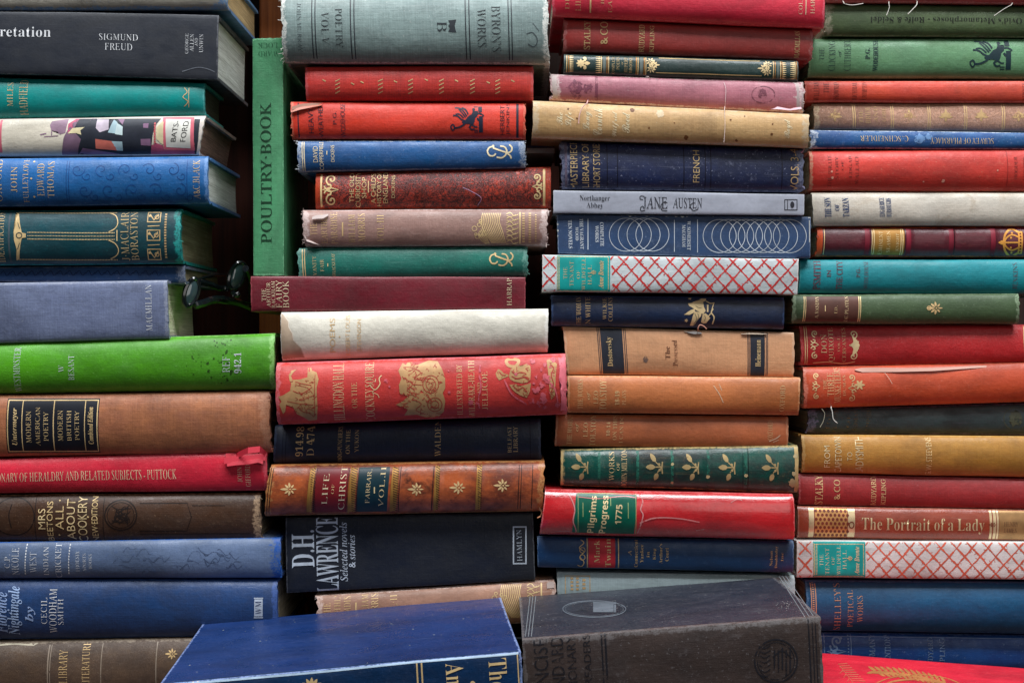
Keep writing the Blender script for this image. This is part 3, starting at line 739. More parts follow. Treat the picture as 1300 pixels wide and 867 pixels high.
book('clothbound_book', 'dark brown book with tall gilt capitals and a blind-stamped circle', [(-60, 628), (331, 625.5), (334, 688), (-60, 687)], (70, 46, 32),
     [T('MRS', 53, 62, 644, 669.5, 90, 'S', GOLDB), T('BEETONS', 64, 71.5, 635, 685, 90, 'S'), T('ALL', 75, 85, 641, 670, 90, 'S'), T('ABOUT', 89, 99.5, 632, 683, 90, 'S', GOLDB), T('COOKERY', 103, 114.5, 629, 686, 90, 'S', GOLDB), T('NEW·EDITION', 120.5, 128, 629, 685.5, 90, 'S'),
      P(disc(79, 634, 1) + disc(79, 677, 1) + disc(116, 654, 1.2), GOLD, 'lettering'), P(bl12, DK, 'blind_tooling', 1)],
     group=GL, geo=dict(y=-.001, depth=.15, bulge=.14, jag=.0016), pages='dull', second=(52, 34, 25), wear=(170, 140, 110), Weave=.2, EndW=.006, JointW=.0012, WearAmt=.9, Stain=.3, fray=34, fraycol=(190, 165, 130), fraylen=.006)
sc13 = []
for i in range(24):
    x = rr.uniform(126, 310); y = rr.uniform(695, 724); n = rr.choice((3, 4, 5)); sc13 += cs([(x + 6 * k + rr.uniform(-2, 2), y + rr.uniform(-6, 6)) for k in range(n)], rr.uniform(.7, 1.5), False, .7)
book('clothbound_book', 'pale denim blue book with dark squiggly stains and worn white lettering', [(-60, 689), (357, 682), (357.5, 733), (-60, 733.5)], (100, 118, 150),
     [T('C.P.', 9, 16, 702, 719, 90, 'B', WHITEF), T('NICOLE', 18, 27, 694, 728, 90, 'B', WHITEF), P(vdash(35.5, 689, 731, 1.3, 3.6, .65, -.14), WHITE, 'dotted_rule'), T('WEST', 41, 49.5, 699, 725, 90, 'B', WHITEF), T('INDIAN', 58, 64.5, 692.5, 729, 90, 'B', WHITE), T('CRICKET', 73, 80.5, 688, 732.5, 90, 'B', WHITE),
      P(vdash(90.5, 689, 731, 1.3, 3.6, .65, -.14), WHITE, 'dotted_rule'), T('PHOENIX', 99, 103.5, 698, 724, 90, 'B', WHITEF), T('SPORTS', 108, 112, 701, 723, 90, 'B', WHITEF), T('BOOKS', 115.5, 119.5, 702, 721, 90, 'B', WHITEF), P(sc13, ink((78, 94, 126), .66), 'squiggly_stains', 1)],
     group=GL, geo=dict(y=-.006, depth=.155, bulge=.13, jag=.0022), pages='grey', second=(74, 94, 128), wear=(16, 78, 160), Weave=.12, Mottle=.7, EndW=.008, JointW=.0006, WearAmt=1, Stain=.45, stain=(72, 92, 130), fray=18, fraycol=(30, 110, 190))
book('clothbound_book', 'navy blue book with pale blue script lettering, partly behind the big blue book', [(-60, 735), (353, 735), (355, 806), (-60, 812)], (32, 64, 112),
     [T('Florence', -1, 14, 749, 801, 90, 'J', ink((150, 175, 220), .2)), T('Nightingale', 14.5, 33, 742, 804, 90, 'J', ink((160, 185, 225), .15)), T('by', 37, 50, 767, 786, 90, 'J', ink((150, 175, 220), .2)),
      T('CECIL', 57, 64.5, 756, 789, 90, 'B', WHITE), T('WOODHAM', 67, 76.5, 745, 801, 90, 'B', WHITE), T('SMITH', 78, 85, 757.5, 790, 90, 'B', WHITE),
      P(box(325.5, 336, 758, 779.5) + box(324.8, 336.5, 756, 757.2) + box(324.8, 336.5, 780.5, 782), ink((190, 200, 215), .1), 'publisher_mark', 2), T('WM', 327, 334.5, 760, 777, 90, 'B', ink((34, 48, 96), 0), 'publisher_mark', 4)],
     group=GL, geo=dict(y=-.004, depth=.15, bulge=.12, jag=.0012), pages='cream', second=(22, 46, 86), wear=(60, 92, 160), Weave=.22, Mottle=.7, EndW=.004, JointW=.002, Stain=.3, fray=10, fraycol=(90, 130, 200))
book('leather_book', 'scuffed brown leather book with torn edge at the foot of the left stack', [(-60, 813.5), (300, 806.5), (304, 892), (-60, 892)], (98, 78, 62),
     [T('LIBRARY', 80.5, 91, 821, 862, 90, 'B', GOLDM), T('LITERATURE', 109.5, 119, 811, 866, 90, 'B', GOLDM), P(box(66, 67.6, 812, 890) + box(69, 70, 812, 890) + box(133, 134.2, 812, 890) + box(202, 203.4, 812, 890), ink((150, 135, 120), .4), 'ruled_lines'), P(fleuron(223, 826, 7), GOLDM),
      P([[(-5, 813), (40, 812.5), (52, 814), (46, 817), (20, 816), (-5, 818)]], ink((190, 180, 158), .1), 'torn_edge', 1)],
     group=GL, geo=dict(y=-.004, depth=.15, bulge=.15), pages='dull', second=(74, 57, 47), wear=(150, 135, 118), Weave=.06, Mottle=.9, JointW=.004, Stain=.5, stain=(58, 46, 42), Crack=.25, crack=(60, 48, 44), Rough=.5)

# ================================================================ the upright green book
book('clothbound_book', 'green book standing upright between the left and second stacks', [(359.5, 49), (360.5, 350), (322, 350), (320.5, 50)], (76, 146, 102),
     [T('POULTRY·BOOK', 131, 309, -345.5, -331.5, 180, 'L', ink((22, 60, 38), .05)), T('WARD', 66, 72.5, -353.5, -328.5, 270, 'B', ink((26, 84, 52), .3)), T('LOCK', 55.5, 62, -353, -327.5, 270, 'B', ink((26, 84, 52), .3))],
     geo=dict(y=-.002, depth=.135, bulge=.10, p=.75, vert=True, tb=.0024, jag=.0004), pages='upright', second=(60, 126, 84), wear=(130, 195, 150), Weave=.12, Mottle=.4, EndW=.0015, JointW=.001, Speck=.04)

# ================================================================ second stack
GRY = ink((48, 54, 60), .12)
book('clothbound_book', 'grey-green cloth book with frayed white corners on top of the second stack', [(358.5, -7), (694, -7), (696.5, 82.5), (361, 81)], (122, 140, 138),
     [T("BYRON'S", 624.5, 636, 12, 69.5, 270, 'B', GRY), T('WORKS', 606.5, 617.5, 16, 64, 270, 'B', GRY), T('B', 556, 568, 32, 45, 270, 'B', GRY), P([[(570, 31), (580, 30), (578, 38), (580, 46), (570, 45), (572, 41), (570, 38), (572, 35)]], GRY, 'crown_mark'),
      T('POETRY', 428, 437, 15, 64, 270, 'B', GRY), T('VOL V', 410.5, 420, 20, 61, 270, 'B', GRY), T('JOHN MURRAY', 380, 385.5, 8, 70, 270, 'B', ink((70, 78, 84), .5)),
      V(397, 398.4, GRY, 'ruled_lines'), V(401, 402.4, GRY, 'ruled_lines'), V(445.5, 447, GRY, 'ruled_lines'), V(450, 451.4, GRY, 'ruled_lines'), V(590, 591.4, GRY, 'ruled_lines'), V(594.6, 596, GRY, 'ruled_lines'), V(644, 645.3, GRY, 'ruled_lines'), V(648, 649.2, GRY, 'ruled_lines'),
      P(cs([(668, 48), (676, 46), (682, 55), (678, 63), (670, 60)], 1.2) + cs([(676, 34), (684, 44)], .8), ink((80, 92, 96), .4), 'scuff_mark', 1)],
     group=GM, geo=dict(y=-.008, depth=.145, bulge=.14, jag=.0024), second=(102, 120, 120), wear=(215, 216, 210), Weave=.5, Mottle=.6, EndW=.004, JointW=.0018, WearAmt=.9, fray=70, fraycol=(215, 212, 205), fraylen=.006)
sl = []
for x in (430, 484, 522, 561, 600, 632):
    for k in range(4): sl += st([(x - 3, 121 - k * 5), (x + 3, 118 - k * 5)], 1.2)
for x, y in ((413, 104), (449, 108), (461, 106), (503, 105), (542, 103), (580, 104), (620, 106), (651, 104)): sl += st([(x - 2, y), (x + 2, y + 2)], 1.4)
book('clothbound_book', 'ribbed crimson book with faint gilt dashes, beneath the grey-green cloth book', [(388.5, 85.5), (677, 84), (677, 128), (389.5, 129)], (208, 60, 50), [P(sl, GOLDF)],
     group=GM, geo=dict(y=-.002, depth=.13, bulge=.17, jag=.0005), second=(184, 44, 42), wear=(215, 100, 105), Weave=.45, Mottle=.7, EndW=.002, JointW=.001)
NK = ink((44, 40, 56), .12); NKF = ink((50, 40, 50), .4)
def x_m3(b, root, loc):
    m = cover_mat('torn_brown_paper', (150, 92, 66), Weave=.3, EndW=0, JointW=0, Bump=.9)
    ribbon([(372, 139, .004), (384, 134.5, .0055), (400, 131.5, .0045), (420, 130, .003), (432, 129.8, .002)], [.003, .0032, .0022, .0013, .0008], b, m, 'torn_flap', root, loc)
    ribbon([(371, 143, .004), (383, 139, .0058), (398, 136, .005), (410, 134, .004)], [.0022, .0022, .0015, .0006], b, cover_mat('torn_orange_cloth', (186, 78, 48), Weave=.3, Bump=.9), 'torn_flap', root, loc)
book('clothbound_book', 'orange-red book with a black griffin emblem and a torn top left corner', [(370, 130), (667, 131.5), (667, 177.5), (371.5, 177)], (214, 58, 38),
     [T('HEAVY', 393, 399.5, 139, 171, 90, 'S', NK), T('WEATHER', 405.5, 411.5, 134, 176, 90, 'S', NK), T('P.G.', 424, 428.5, 143, 160, 90, 'S', NK), T('WODEHOUSE', 433.5, 439.5, 133, 176, 90, 'S', NK), T('HERBERT', 635, 640.5, 135, 173, 90, 'S', NKF), T('JENKINS', 642.8, 648, 132, 173, 90, 'S', NKF),
      P(griffin(572, 615, 136.5, 170), ink((30, 36, 58), .1), 'griffin_emblem'), V(655.3, 658.4, NK, 'band'), V(378.5, 380, NK, 'band')],
     group=GM, geo=dict(y=-.001, depth=.13, bulge=.13, jag=.0014), second=(196, 46, 32), wear=(228, 130, 104), Weave=.12, Mottle=.5, EndW=.002, JointW=.0008, Stain=.15, fray=10, fraycol=(220, 130, 100), extra=x_m3)
book('clothbound_book', 'royal blue book with a cream monogram and pale frayed ends, under the orange-red one', [(378, 179.5), (667, 179.5), (666.5, 214), (379.5, 219)], (26, 84, 140),
     [T('DAVID', 398.5, 404.5, 187, 207.5, 90, 'S', CREAM), T('COPPERFIELD', 406.5, 411.5, 178.5, 217, 90, 'S', CREAM), P(box(415.5, 416.6, 193, 198), CREAM, 'lettering'), T('DICKENS', 421, 425.5, 185.5, 207, 90, 'S', CREAM), P(monogram(618, 651, 184, 203), CREAM, 'monogram'), V(383.5, 384.6, CREAM, 'ruled_lines'), V(386, 387.2, CREAM, 'ruled_lines')],
     group=GM, geo=dict(y=-.002, depth=.12, bulge=.13, jag=.002), second=(20, 68, 122), wear=(170, 180, 195), Weave=.15, Mottle=.6, EndW=.005, JointW=.0014, WearAmt=.8, fray=40, fraycol=(185, 190, 195), fraylen=.005)
m5 = scrolls(411, 431, 220, 264, 1.9) + box(408, 410.4, 219, 266)
m5r = scrolls(676, 688, 219, 258, 1.8, True) + box(689, 692, 214, 264)
def x_m5(b, root, loc): strand(b, [(588, 240, .009), (597, 244, .0092), (611, 253.5, .009), (605, 265, .008)], .0003, plain_mat('lilac_thread', (165, 130, 165)), root, loc)
book('leather_book', 'mottled oxblood and black book with gilt scrolls at both ends', [(402.5, 219.5), (699, 212.5), (699, 265), (402, 266)], (184, 62, 42),
     [P(m5, GOLD, 'scroll_ornament'), P(m5r, GOLD, 'scroll_ornament')] + [T(s, a, b, c, d, 90, 'S', GOLD) for s, a, b, c, d in (('THE OLD', 445, 450.5, 220.5, 258), ('CURIOSITY', 452.5, 458.8, 218.8, 264), ('SHOP', 460.5, 466.3, 226, 253), ("A CHILD'S", 472, 478, 221, 259.5), ('HISTORY OF', 479.6, 485, 219, 263), ('ENGLAND', 487.2, 493.3, 220, 259.5), ('DICKENS', 498, 502.3, 224, 253))] + [P(box(468.2, 469.4, 231, 246), GOLD, 'lettering'),
      V(402, 407.5, ink((186, 66, 36), .25), 'worn_end', 0), V(692.5, 699, ink((190, 60, 36), .2), 'worn_end', 0)],
     group=GM, geo=dict(y=.003, depth=.13, bulge=.15), second=(140, 44, 36), wear=(196, 72, 40), Mottle=1, Crack=.92, crack=(26, 16, 20), CrackScale=.8, Weave=.3, EndW=.006, JointW=.002, Rough=.42, Speck=.12, extra=x_m5)
def mor(dy, x0, vol, ty):
    r_ = random.Random(5)
    q = [T(s, a + x0, b + x0, c + dy, d + dy, 90, 'B', GOLDM) for s, a, b, c, d in (('THE', 395.5, 404, 284, 300), ('EARTHLY', 409, 416.5, 272, 310), ('PARADISE', 421, 429.5, 270, 310.5), ('WILLIAM', 443.5, 452, 273, 309.5), ('MORRIS', 455.5, 464.5, 272, 307), (vol, 479.5, 488.3, 273.5, 307.5))]
    return q + [P(box(435.2, 437 , 283, 300.5) if not dy else box(435.2 + x0, 437 + x0, 283 + dy, 300.5 + dy), GOLDM, 'lettering'), P(tree_of_leaves(ty, ty + 60, 270 + dy, 311 + dy, r_), GOLD, 'leafy_ornament'), P(vdash(ty + 62, 271 + dy, 310 + dy, 3, 3.2, .6) + vdash(ty + 70, 271 + dy, 310 + dy, 3, 3, .55) + vdash(ty + 78, 273 + dy, 309 + dy, 2, 3, .5), GOLDF, 'lettering')]
def x_m6(b, root, loc):
    m = cover_mat('torn_mauve_cloth', (196, 170, 164), Weave=.4, Bump=.9)
    ribbon([(398, 277, .0055), (404, 274.5, .0085), (412, 274, .0088), (418, 271.5, .006)], [.002, .003, .003, .0015], b, m, 'torn_flap', root, loc)
    ribbon([(388, 300, .004), (391, 308, .0055), (402, 312, .004), (408, 313.5, .002)], [.0012, .0015, .0012, .0006], b, m, 'torn_flap', root, loc)
book('clothbound_book', 'dusty mauve book with a gilt leafy ornament and a torn left end, fully in view', [(385, 267), (694.5, 266), (693.5, 312), (387, 314)], (162, 126, 116), mor(0, 0, 'VOL·III', 601),
     group=GM, geo=dict(y=-.003, depth=.13, bulge=.15, jag=.0024), second=(142, 106, 98), wear=(205, 184, 180), Weave=.14, Mottle=.6, EndW=.005, JointW=.0016, WearAmt=.8, fray=46, fraycol=(205, 185, 180), fraylen=.007, extra=x_m6)
book('clothbound_book', 'sea green book with a gilt monogram, between the mauve and maroon books', [(378.5, 315.5), (669.5, 313.5), (670, 350), (380.5, 357)], (30, 112, 98),
     [T('VANITY', 397.8, 402.6, 325.5, 350), T('FAIR', 407.5, 412, 330, 345), P(box(416.5, 417.6, 335, 339), GOLD, 'lettering'), T('THACKERAY', 422.3, 426.4, 322.5, 351.5), P(monogram(621, 652, 320.5, 339), GOLD, 'monogram'), V(383.6, 384.8, GOLD, 'ruled_lines'), V(386.5, 387.6, GOLD, 'ruled_lines')],
     group=GM, geo=dict(y=-.001, depth=.12, bulge=.13, jag=.0018), second=(22, 94, 84), wear=(120, 170, 158), Weave=.25, Mottle=.7, EndW=.004, JointW=.0012, fray=24, fraycol=(110, 165, 150), fraylen=.005)
book('clothbound_book', 'maroon book whose left end carries the upright green book', [(318.5, 351), (667, 352), (667, 391.5), (319.5, 396)], (112, 26, 40),
     [T('THE', 333, 338.2, 366.5, 382.5, 90, 'B', CREAM), T('ARTHUR', 339, 344, 358.5, 390.5, 90, 'B', CREAM), T('RACKHAM', 345.2, 350, 357, 391.5, 90, 'B', CREAM), T('FAIRY', 351, 358.2, 356, 391.5, 90, 'B', CREAM), T('BOOK', 359.4, 367.3, 356.5, 391.5, 90, 'B', CREAM), T('HARRAP', 643.5, 649.5, 353.5, 388, 90, 'B', CREAM)],
     group=GM, geo=dict(y=-.006, depth=.15, bulge=.08, p=.6), second=(92, 20, 30), wear=(160, 70, 80), Weave=.12, Mottle=.6, EndW=.001, JointW=.0008, Speck=.04)
tan = ink((182, 160, 138), .05); tanl = ink((214, 200, 184), .04)
def x_m9(b, root, loc):
    m = cover_mat('torn_jacket_paper', (222, 212, 200), Weave=.05, Bump=.5)
    ribbon([(360, 449, .012), (367, 445, .015), (378, 446, .015), (387, 453, .009)], [.005, .0075, .007, .003], b, m, 'torn_jacket_flap', root, loc)
    ribbon([(355, 399, .0), (357.5, 403, .0015), (359, 408, .001)], [.0014, .002, .0008], b, m, 'torn_jacket_flap', root, loc)
book('jacketed_book', 'white book with torn jacket at its left end, on top of the gilt-picture red book', [(357.5, 396.5), (696, 392), (695, 447), (359, 458)], (216, 210, 196),
     [T('POEMS', 420.5, 427.3, 404, 447, 90, 'S', GOLDF), P(disc(433, 427, .9), GOLDM, 'lettering'), T('ROBERT LOUIS', 440.5, 446, 400, 451, 90, 'S', GOLDF), T('STEVENSON', 455, 460, 405, 446, 90, 'S', GOLDF),
      P([[(358, 397.5), (361.5, 400), (367.5, 407), (368.5, 415), (373, 422.5), (374.5, 432), (384, 441), (388, 456), (360, 457.5), (359, 430)]], tan, 'bare_spine_cloth', 1), P(st([(362, 400.5), (368, 408), (369, 416), (373.5, 423), (375, 432), (384, 441), (388, 455)], 1.2), tanl, 'torn_jacket_edge', 2)],
     group=GM, geo=dict(y=-.008, depth=.14, bulge=.16, jag=.0008), second=(198, 192, 178), wear=(236, 234, 228), Weave=.04, Mottle=.8, EndW=.003, JointW=.002, Stain=.4, stain=(180, 172, 160), Rough=.5, Speck=.05, Bump=.35)
GPIC = ink((196, 152, 104), .34, .1, .45)
hound = [[(195, 195), (150, 205), (130, 245), (140, 290), (155, 320), (145, 380), (80, 420), (40, 430), (70, 470), (50, 500), (80, 580), (100, 560), (110, 500), (170, 520), (200, 580), (260, 610), (300, 640), (370, 630), (380, 520), (375, 350), (390, 280), (370, 220), (330, 205), (318, 178), (308, 180), (312, 215), (298, 215), (300, 180), (292, 180), (292, 262), (230, 280), (165, 285), (150, 250), (172, 215)]]
RD = ink((176, 60, 48), .1)
K4 = lambda p: crop(p, 350, 440, 6.842)
coach = [[(507, 470), (512, 460), (516, 463), (520, 456), (526, 462), (530, 463), (545, 457), (556, 458), (562, 468), (566, 480), (566, 492), (563, 498), (566, 508), (564, 522), (556, 530), (545, 531), (530, 526), (514, 527), (519, 519), (504, 513), (512, 509), (520, 502), (509, 499), (508, 488), (511, 480)]]
cc = ring(548, 487, 10, 11, .9, 20) + ring(548, 487, 6, 7, .8, 16) + ring(553, 513, 9, None, .9, 20) + ring(553, 513, 5, None, .8, 14) + cs([(522, 466), (535, 472), (527, 480), (540, 482)], .8) + cs([(512, 478), (525, 487), (518, 495), (533, 500)], .8) + cs([(525, 506), (536, 512), (529, 520), (541, 526)], .8)
for i in range(34):
    x, y = rr.uniform(513, 558), rr.uniform(465, 525); cc += cs([(x, y), (x + rr.uniform(-5, 5), y + rr.uniform(-4, 4)), (x + rr.uniform(-7, 7), y + rr.uniform(-6, 6))], .7)
hl = []
for i in range(40):
    x, y = rr.uniform(150, 370), rr.uniform(290, 610); hl += cs([(x, y), (x + rr.uniform(-30, 30), y + rr.uniform(-14, 14)), (x + rr.uniform(-40, 40), y + rr.uniform(-34, 34))], 3.6)
for i in range(40):
    x, y = rr.uniform(509, 562), rr.uniform(461, 527); cc += cs([(x, y), (x + rr.uniform(-4, 4), y + rr.uniform(-3, 3)), (x + rr.uniform(-6, 6), y + rr.uniform(-6, 6))], .6)
K5 = lambda p: crop(p, 540, 440, 7.03)
jug = [[(745, 260), (760, 200), (800, 175), (840, 185), (880, 190), (880, 160), (905, 150), (935, 170), (940, 210), (935, 290), (910, 315), (860, 322), (800, 310), (760, 290)], [(628, 235), (650, 195), (680, 210), (700, 235), (742, 245), (740, 262), (700, 275), (660, 295), (640, 270)],
       [(750, 335), (820, 330), (840, 350), (900, 335), (942, 322), (930, 400), (905, 452), (850, 432), (800, 400), (770, 370)], [(1080, 120), (1110, 108), (1172, 150), (1160, 250), (1152, 430), (1120, 470), (1105, 380), (1095, 250)]] + cs([(722, 125), (760, 108), (832, 122), (805, 172), (745, 165)], 28, True)
jl = sum([cs([(x, y), (x + rr.uniform(-25, 25), y + rr.uniform(-12, 12)), (x + rr.uniform(-40, 40), y + rr.uniform(-25, 25))], 4.5) for x, y in [(rr.uniform(770, 920), rr.uniform(190, 430)) for _ in range(26)] + [(rr.uniform(1100, 1150), rr.uniform(130, 440)) for _ in range(12)]], []) + cs([(770, 215), (800, 240), (850, 225), (900, 240)], 9) + cs([(770, 260), (820, 280), (880, 270), (920, 285)], 9) + cs([(790, 355), (830, 380), (870, 360), (900, 400)], 9) + cs([(660, 220), (690, 250), (720, 250)], 9) + cs([(1110, 150), (1140, 190), (1120, 250), (1140, 330), (1120, 400)], 9)
pk = []
for _ in range(46):
    x, y = rr.gauss(690, 14), rr.uniform(455, 524); pk += splat(rr, x, y, rr.uniform(.6, 4.0), 9, .7)
for x, y, r in ((492, 483, 3), (496, 490, 1.4), (571, 497, 1.8), (570, 470, 1.0), (598, 510, 3), (606, 511, 2), (610, 470, 1.2)): pk += splat(rr, x, y, r, 8, .4)
pk += cs([(610, 462), (609, 475), (611, 490), (608, 505), (609, 518)], 2.2, False, .3) + cs([(688, 484), (700, 487), (706, 500), (708, 518)], 2, False, .2) + cs([(640, 480), (650, 500), (668, 512)], 2.0)
pke = [[(708, 451), (717, 450), (718, 524), (711, 525), (712, 508), (716, 495), (709, 480), (710, 468)]]
book('clothbound_book', 'red book with gilt hunting pictures and pink scuffs, jutting out of the second stack', [(352, 460.5), (718, 449), (719.5, 526), (353.5, 539)], (196, 56, 50),
     [P(K4(hound), GPIC, 'gilt_picture', 2), P(K4(cs([(190, 300), (260, 320), (330, 330)], 6) + cs([(170, 380), (250, 400), (335, 345)], 6) + cs([(120, 470), (230, 490), (345, 500)], 5) + cs([(215, 520), (255, 560), (320, 570)], 6) + st([(358, 240), (352, 600)], 5) + cs([(200, 330), (290, 350), (340, 400)], 4) + hl), RD, 'picture_lines', 4),
      P(coach, GPIC, 'gilt_picture', 2), P(cc, RD, 'picture_lines', 4), P(K5(jug), GPIC, 'gilt_picture', 2), P(K5(jl), RD, 'picture_lines', 4),
      T('HILLINGDON HALL', 425, 439, 460.5, 536, 90, 'B', GOLDB), T('OR THE', 448.5, 455.5, 485, 517, 90, 'B', GOLDM), T('COCKNEY SQUIRE', 465.5, 479.5, 459.5, 534, 90, 'B', GOLDB), P(cs([(472, 489), (478, 494), (484, 487), (483, 480), (486, 476)], 1.2) + cs([(474, 497), (481, 500), (483, 504)], .8), GOLDB, 'lettering'),
      T('ILLUSTRATED BY', 580.5, 587.5, 462.5, 526, 90, 'B', GOLD), T('WILDRAKE-HEATH', 595, 603, 457, 529, 90, 'B', GOLD), T('AND', 606.2, 610, 485, 500, 90, 'B', GOLDM), T('JELLICOE', 612.3, 619.3, 471, 519, 90, 'B', GOLD),
      P(pk, ink((222, 104, 116), .62), 'scuff_patches', 5), P(pke, ink((230, 116, 130), .4), 'scuff_patches', 5)],
     group=GM, geo=dict(y=-.016, depth=.15, bulge=.15, jag=.0014), second=(172, 40, 38), wear=(222, 120, 128), Weave=.1, Mottle=.7, EndW=.0035, JointW=.002, WearAmt=.8, Stain=.2, Speck=.16)
book('clothbound_book', 'navy library book with gilt shelf numbers, under the gilt-picture red book', [(350, 540), (686, 530.5), (687, 583), (347.5, 588)], (30, 40, 64),
     [T('914.98', 377, 386.5, 541, 578.5, 90, 'B', GOLD), T('D 474', 391, 400.3, 539, 578, 90, 'B', GOLD), T('DOG-PUNCHERS', 430, 435.5, 541, 585, 90, 'B', GOLDM), T('ON THE', 440.3, 445.5, 545, 575, 90, 'B', GOLDM), T('YUKON', 451.5, 456.5, 545, 573.5, 90, 'B', GOLDM), T('WALDEN', 552.5, 560, 533, 579, 90, 'B', GOLD), T('BELFAST', 644.5, 649.3, 541, 574, 90, 'B', GOLDB), T('LIBRARY', 651.6, 657, 541, 573.5, 90, 'B', GOLDB),
      V(361, 362, ink((16, 22, 40), .1), 'ruled_lines'), V(365, 366, ink((16, 22, 40), .1), 'ruled_lines'), V(672, 673, ink((16, 22, 40), .1), 'ruled_lines')],
     group=GM, geo=dict(y=.002, depth=.14, bulge=.13), second=(20, 29, 48), wear=(62, 76, 104), Weave=.3, Mottle=.9, EndW=.002, JointW=.001, Speck=.1, Rough=.5)
BR = ink((60, 28, 18), .15); OG = ink((176, 128, 62), .28, .3, .45)
m12 = []
for x0, x1 in ((396.5, 403), (447.5, 456), (500, 508.5), (554, 560), (606.5, 612.5)):
    m12 += [V(x0, x1, OG, 'gilt_band', 2), V(x0 - 2.6, x0 - 1.4, BR, 'ruled_lines', 1), V(x1 + 1.4, x1 + 2.6, BR, 'ruled_lines', 1), P(sum([st([(x0 + .6, y), (x1 - .6, y + 3)], .9) for y in range(585, 656, 3)], []), BR, 'band_tooling', 3)]
for x in (346, 349, 659, 662, 676): m12.append(V(x, x + 1, BR, 'ruled_lines', 1))
m12 += [V(404.6, 445.8, ink((124, 28, 34), .06, 0, .4), 'label_panel', 1), V(458.4, 498.4, ink((20, 50, 60), .06, 0, .4), 'label_panel', 1)]
m12 += [T('LIFE', 412, 418.6, 600, 639, 90, 'B', CREAM), T('OF', 423, 426.5, 613, 625, 90, 'B', GOLDM), T('CHRIST', 433, 440.6, 590, 645.5, 90, 'B', CREAM), T('FARRAR.', 466.5, 472, 594, 637, 90, 'B', GOLDB), P(box(476.3, 477.8, 616, 624), GOLDB, 'lettering', 3), T('VOL.II', 483.3, 489.6, 591, 641.5, 90, 'B', GOLDB)]
m12 += [P(fleuron(x, y, 9, 0), GOLDM, 'leaf_ornament', 2) for x, y in ((371, 619), (531, 619), (583.5, 617), (639, 614))]
def x_m12(b, root, loc):
    m = cover_mat('torn_leather', (176, 100, 52), Mottle=.8, Bump=.7)
    ribbon([(684, 645, .002), (688, 650, .003), (686, 655, .002), (682, 657, .001)], [.002, .0016, .001, .0005], b, m, 'torn_flap', root, loc)
book('leather_book', 'tan calf leather book with raised bands and red and dark green title panels', [(344, 589.5), (691, 584), (689, 648.5), (337, 655)], (180, 90, 50), m12,
     group=GM, geo=dict(y=-.006, depth=.14, bulge=.17, jag=.0014, bands=[(399.7, 9, .0014), (451.7, 10, .0014), (504, 10, .0014), (557, 8, .0014), (609.5, 8, .0014)]), second=(98, 42, 26), wear=(205, 150, 92), stain=(66, 30, 20), Weave=.05, Mottle=1, Stain=.95, EndW=.005, JointW=.002, Rough=.36, Spec=.5, Speck=.15, Bump=.25, fray=8, fraycol=(190, 130, 80), extra=x_m12)
PB = ink((214, 224, 236), .02)
book('hardback_book', 'thick black book with tall pale blue lettering, above the big blue book', [(363, 656.5), (676.5, 649.5), (679.5, 735.5), (364.5, 752.5)], (30, 34, 44),
     [T('D.H.', 371.5, 400, 672, 719, 90, 'D', PB), T('LAWRENCE', 402, 430.5, 654.5, 751, 90, 'D', PB), T('Selected novels', 432, 441.5, 662, 737, 90, 'I', PB), T('& stories', 443, 451.5, 678, 719.5, 90, 'I', PB), P(frame(651, 668.5, 667, 715, 1.7), PB, 'publisher_mark'), T('HAMLYN', 656, 662.5, 671.5, 711, 90, 'B', PB)],
     group=GM, geo=dict(y=.002, depth=.15, bulge=.06, p=.45, groove=.0006, jag=.0003), second=(25, 28, 36), Weave=.08, Mottle=.6, EndW=.001, JointW=.001, Rough=.5, Speck=.05)
def x_m14(b, root, loc):
    ribbon([(694, 740, .003), (699, 738, .005), (703, 739, .004)], [.004, .0052, .004], b, cover_mat('torn_pale_paper', (222, 196, 186), Bump=.8), 'torn_flap', root, loc)
book('clothbound_book', 'pale brown book with a gilt leafy ornament, mostly hidden behind the big blue book', [(402.5, 754), (704.5, 735), (706, 788), (404.5, 804)], (168, 124, 102), mor(479, 17, 'VOL·II', 622)[:7] + [P(tree_of_leaves(625, 688, 738, 784, random.Random(8)), GOLD, 'leafy_ornament')],
     group=GM, geo=dict(y=.004, depth=.13, bulge=.15, jag=.002), second=(146, 104, 86), wear=(215, 190, 180), Weave=.14, Mottle=.6, EndW=.005, fray=14, fraycol=(205, 185, 180), extra=x_m14)

# ================================================================ third stack
book('clothbound_book', 'bright crimson book at the very top of the third stack', [(699.5, -32), (1044, -22), (1045, 36.5), (701.5, 21.5)], (216, 46, 70),
     [T('DIZ', 717, 722, -6, 15, 90, 'B', GOLDF), T('LILLE', 730, 736.5, -10, 17, 90, 'B', GOLDF), P(box(748, 750, -20, 19), GOLDF, 'ruled_lines'), T('BY', 762, 766, -4, 9, 90, 'B', GOLDF), T('EAST', 771, 776, -8, 19.5, 90, 'B', GOLDF), T('COLLINS', 1011, 1016, -14, 21.5, 90, 'B', CREAM), P(box(1020, 1021, -10, 22), CREAM, 'ruled_lines'), T('HARVEST', 1026, 1031.5, -18, 21, 90, 'B', CREAM)],
     group=GR, geo=dict(y=-.01, depth=.14, bulge=.15, jag=.0005), second=(198, 34, 58), wear=(236, 120, 136), Weave=.1, Mottle=.5, EndW=.002, JointW=.001)
STK = lambda mat, q: [T(s, a, b, c, d, 90, 'R', mat) for s, a, b, c, d in q]
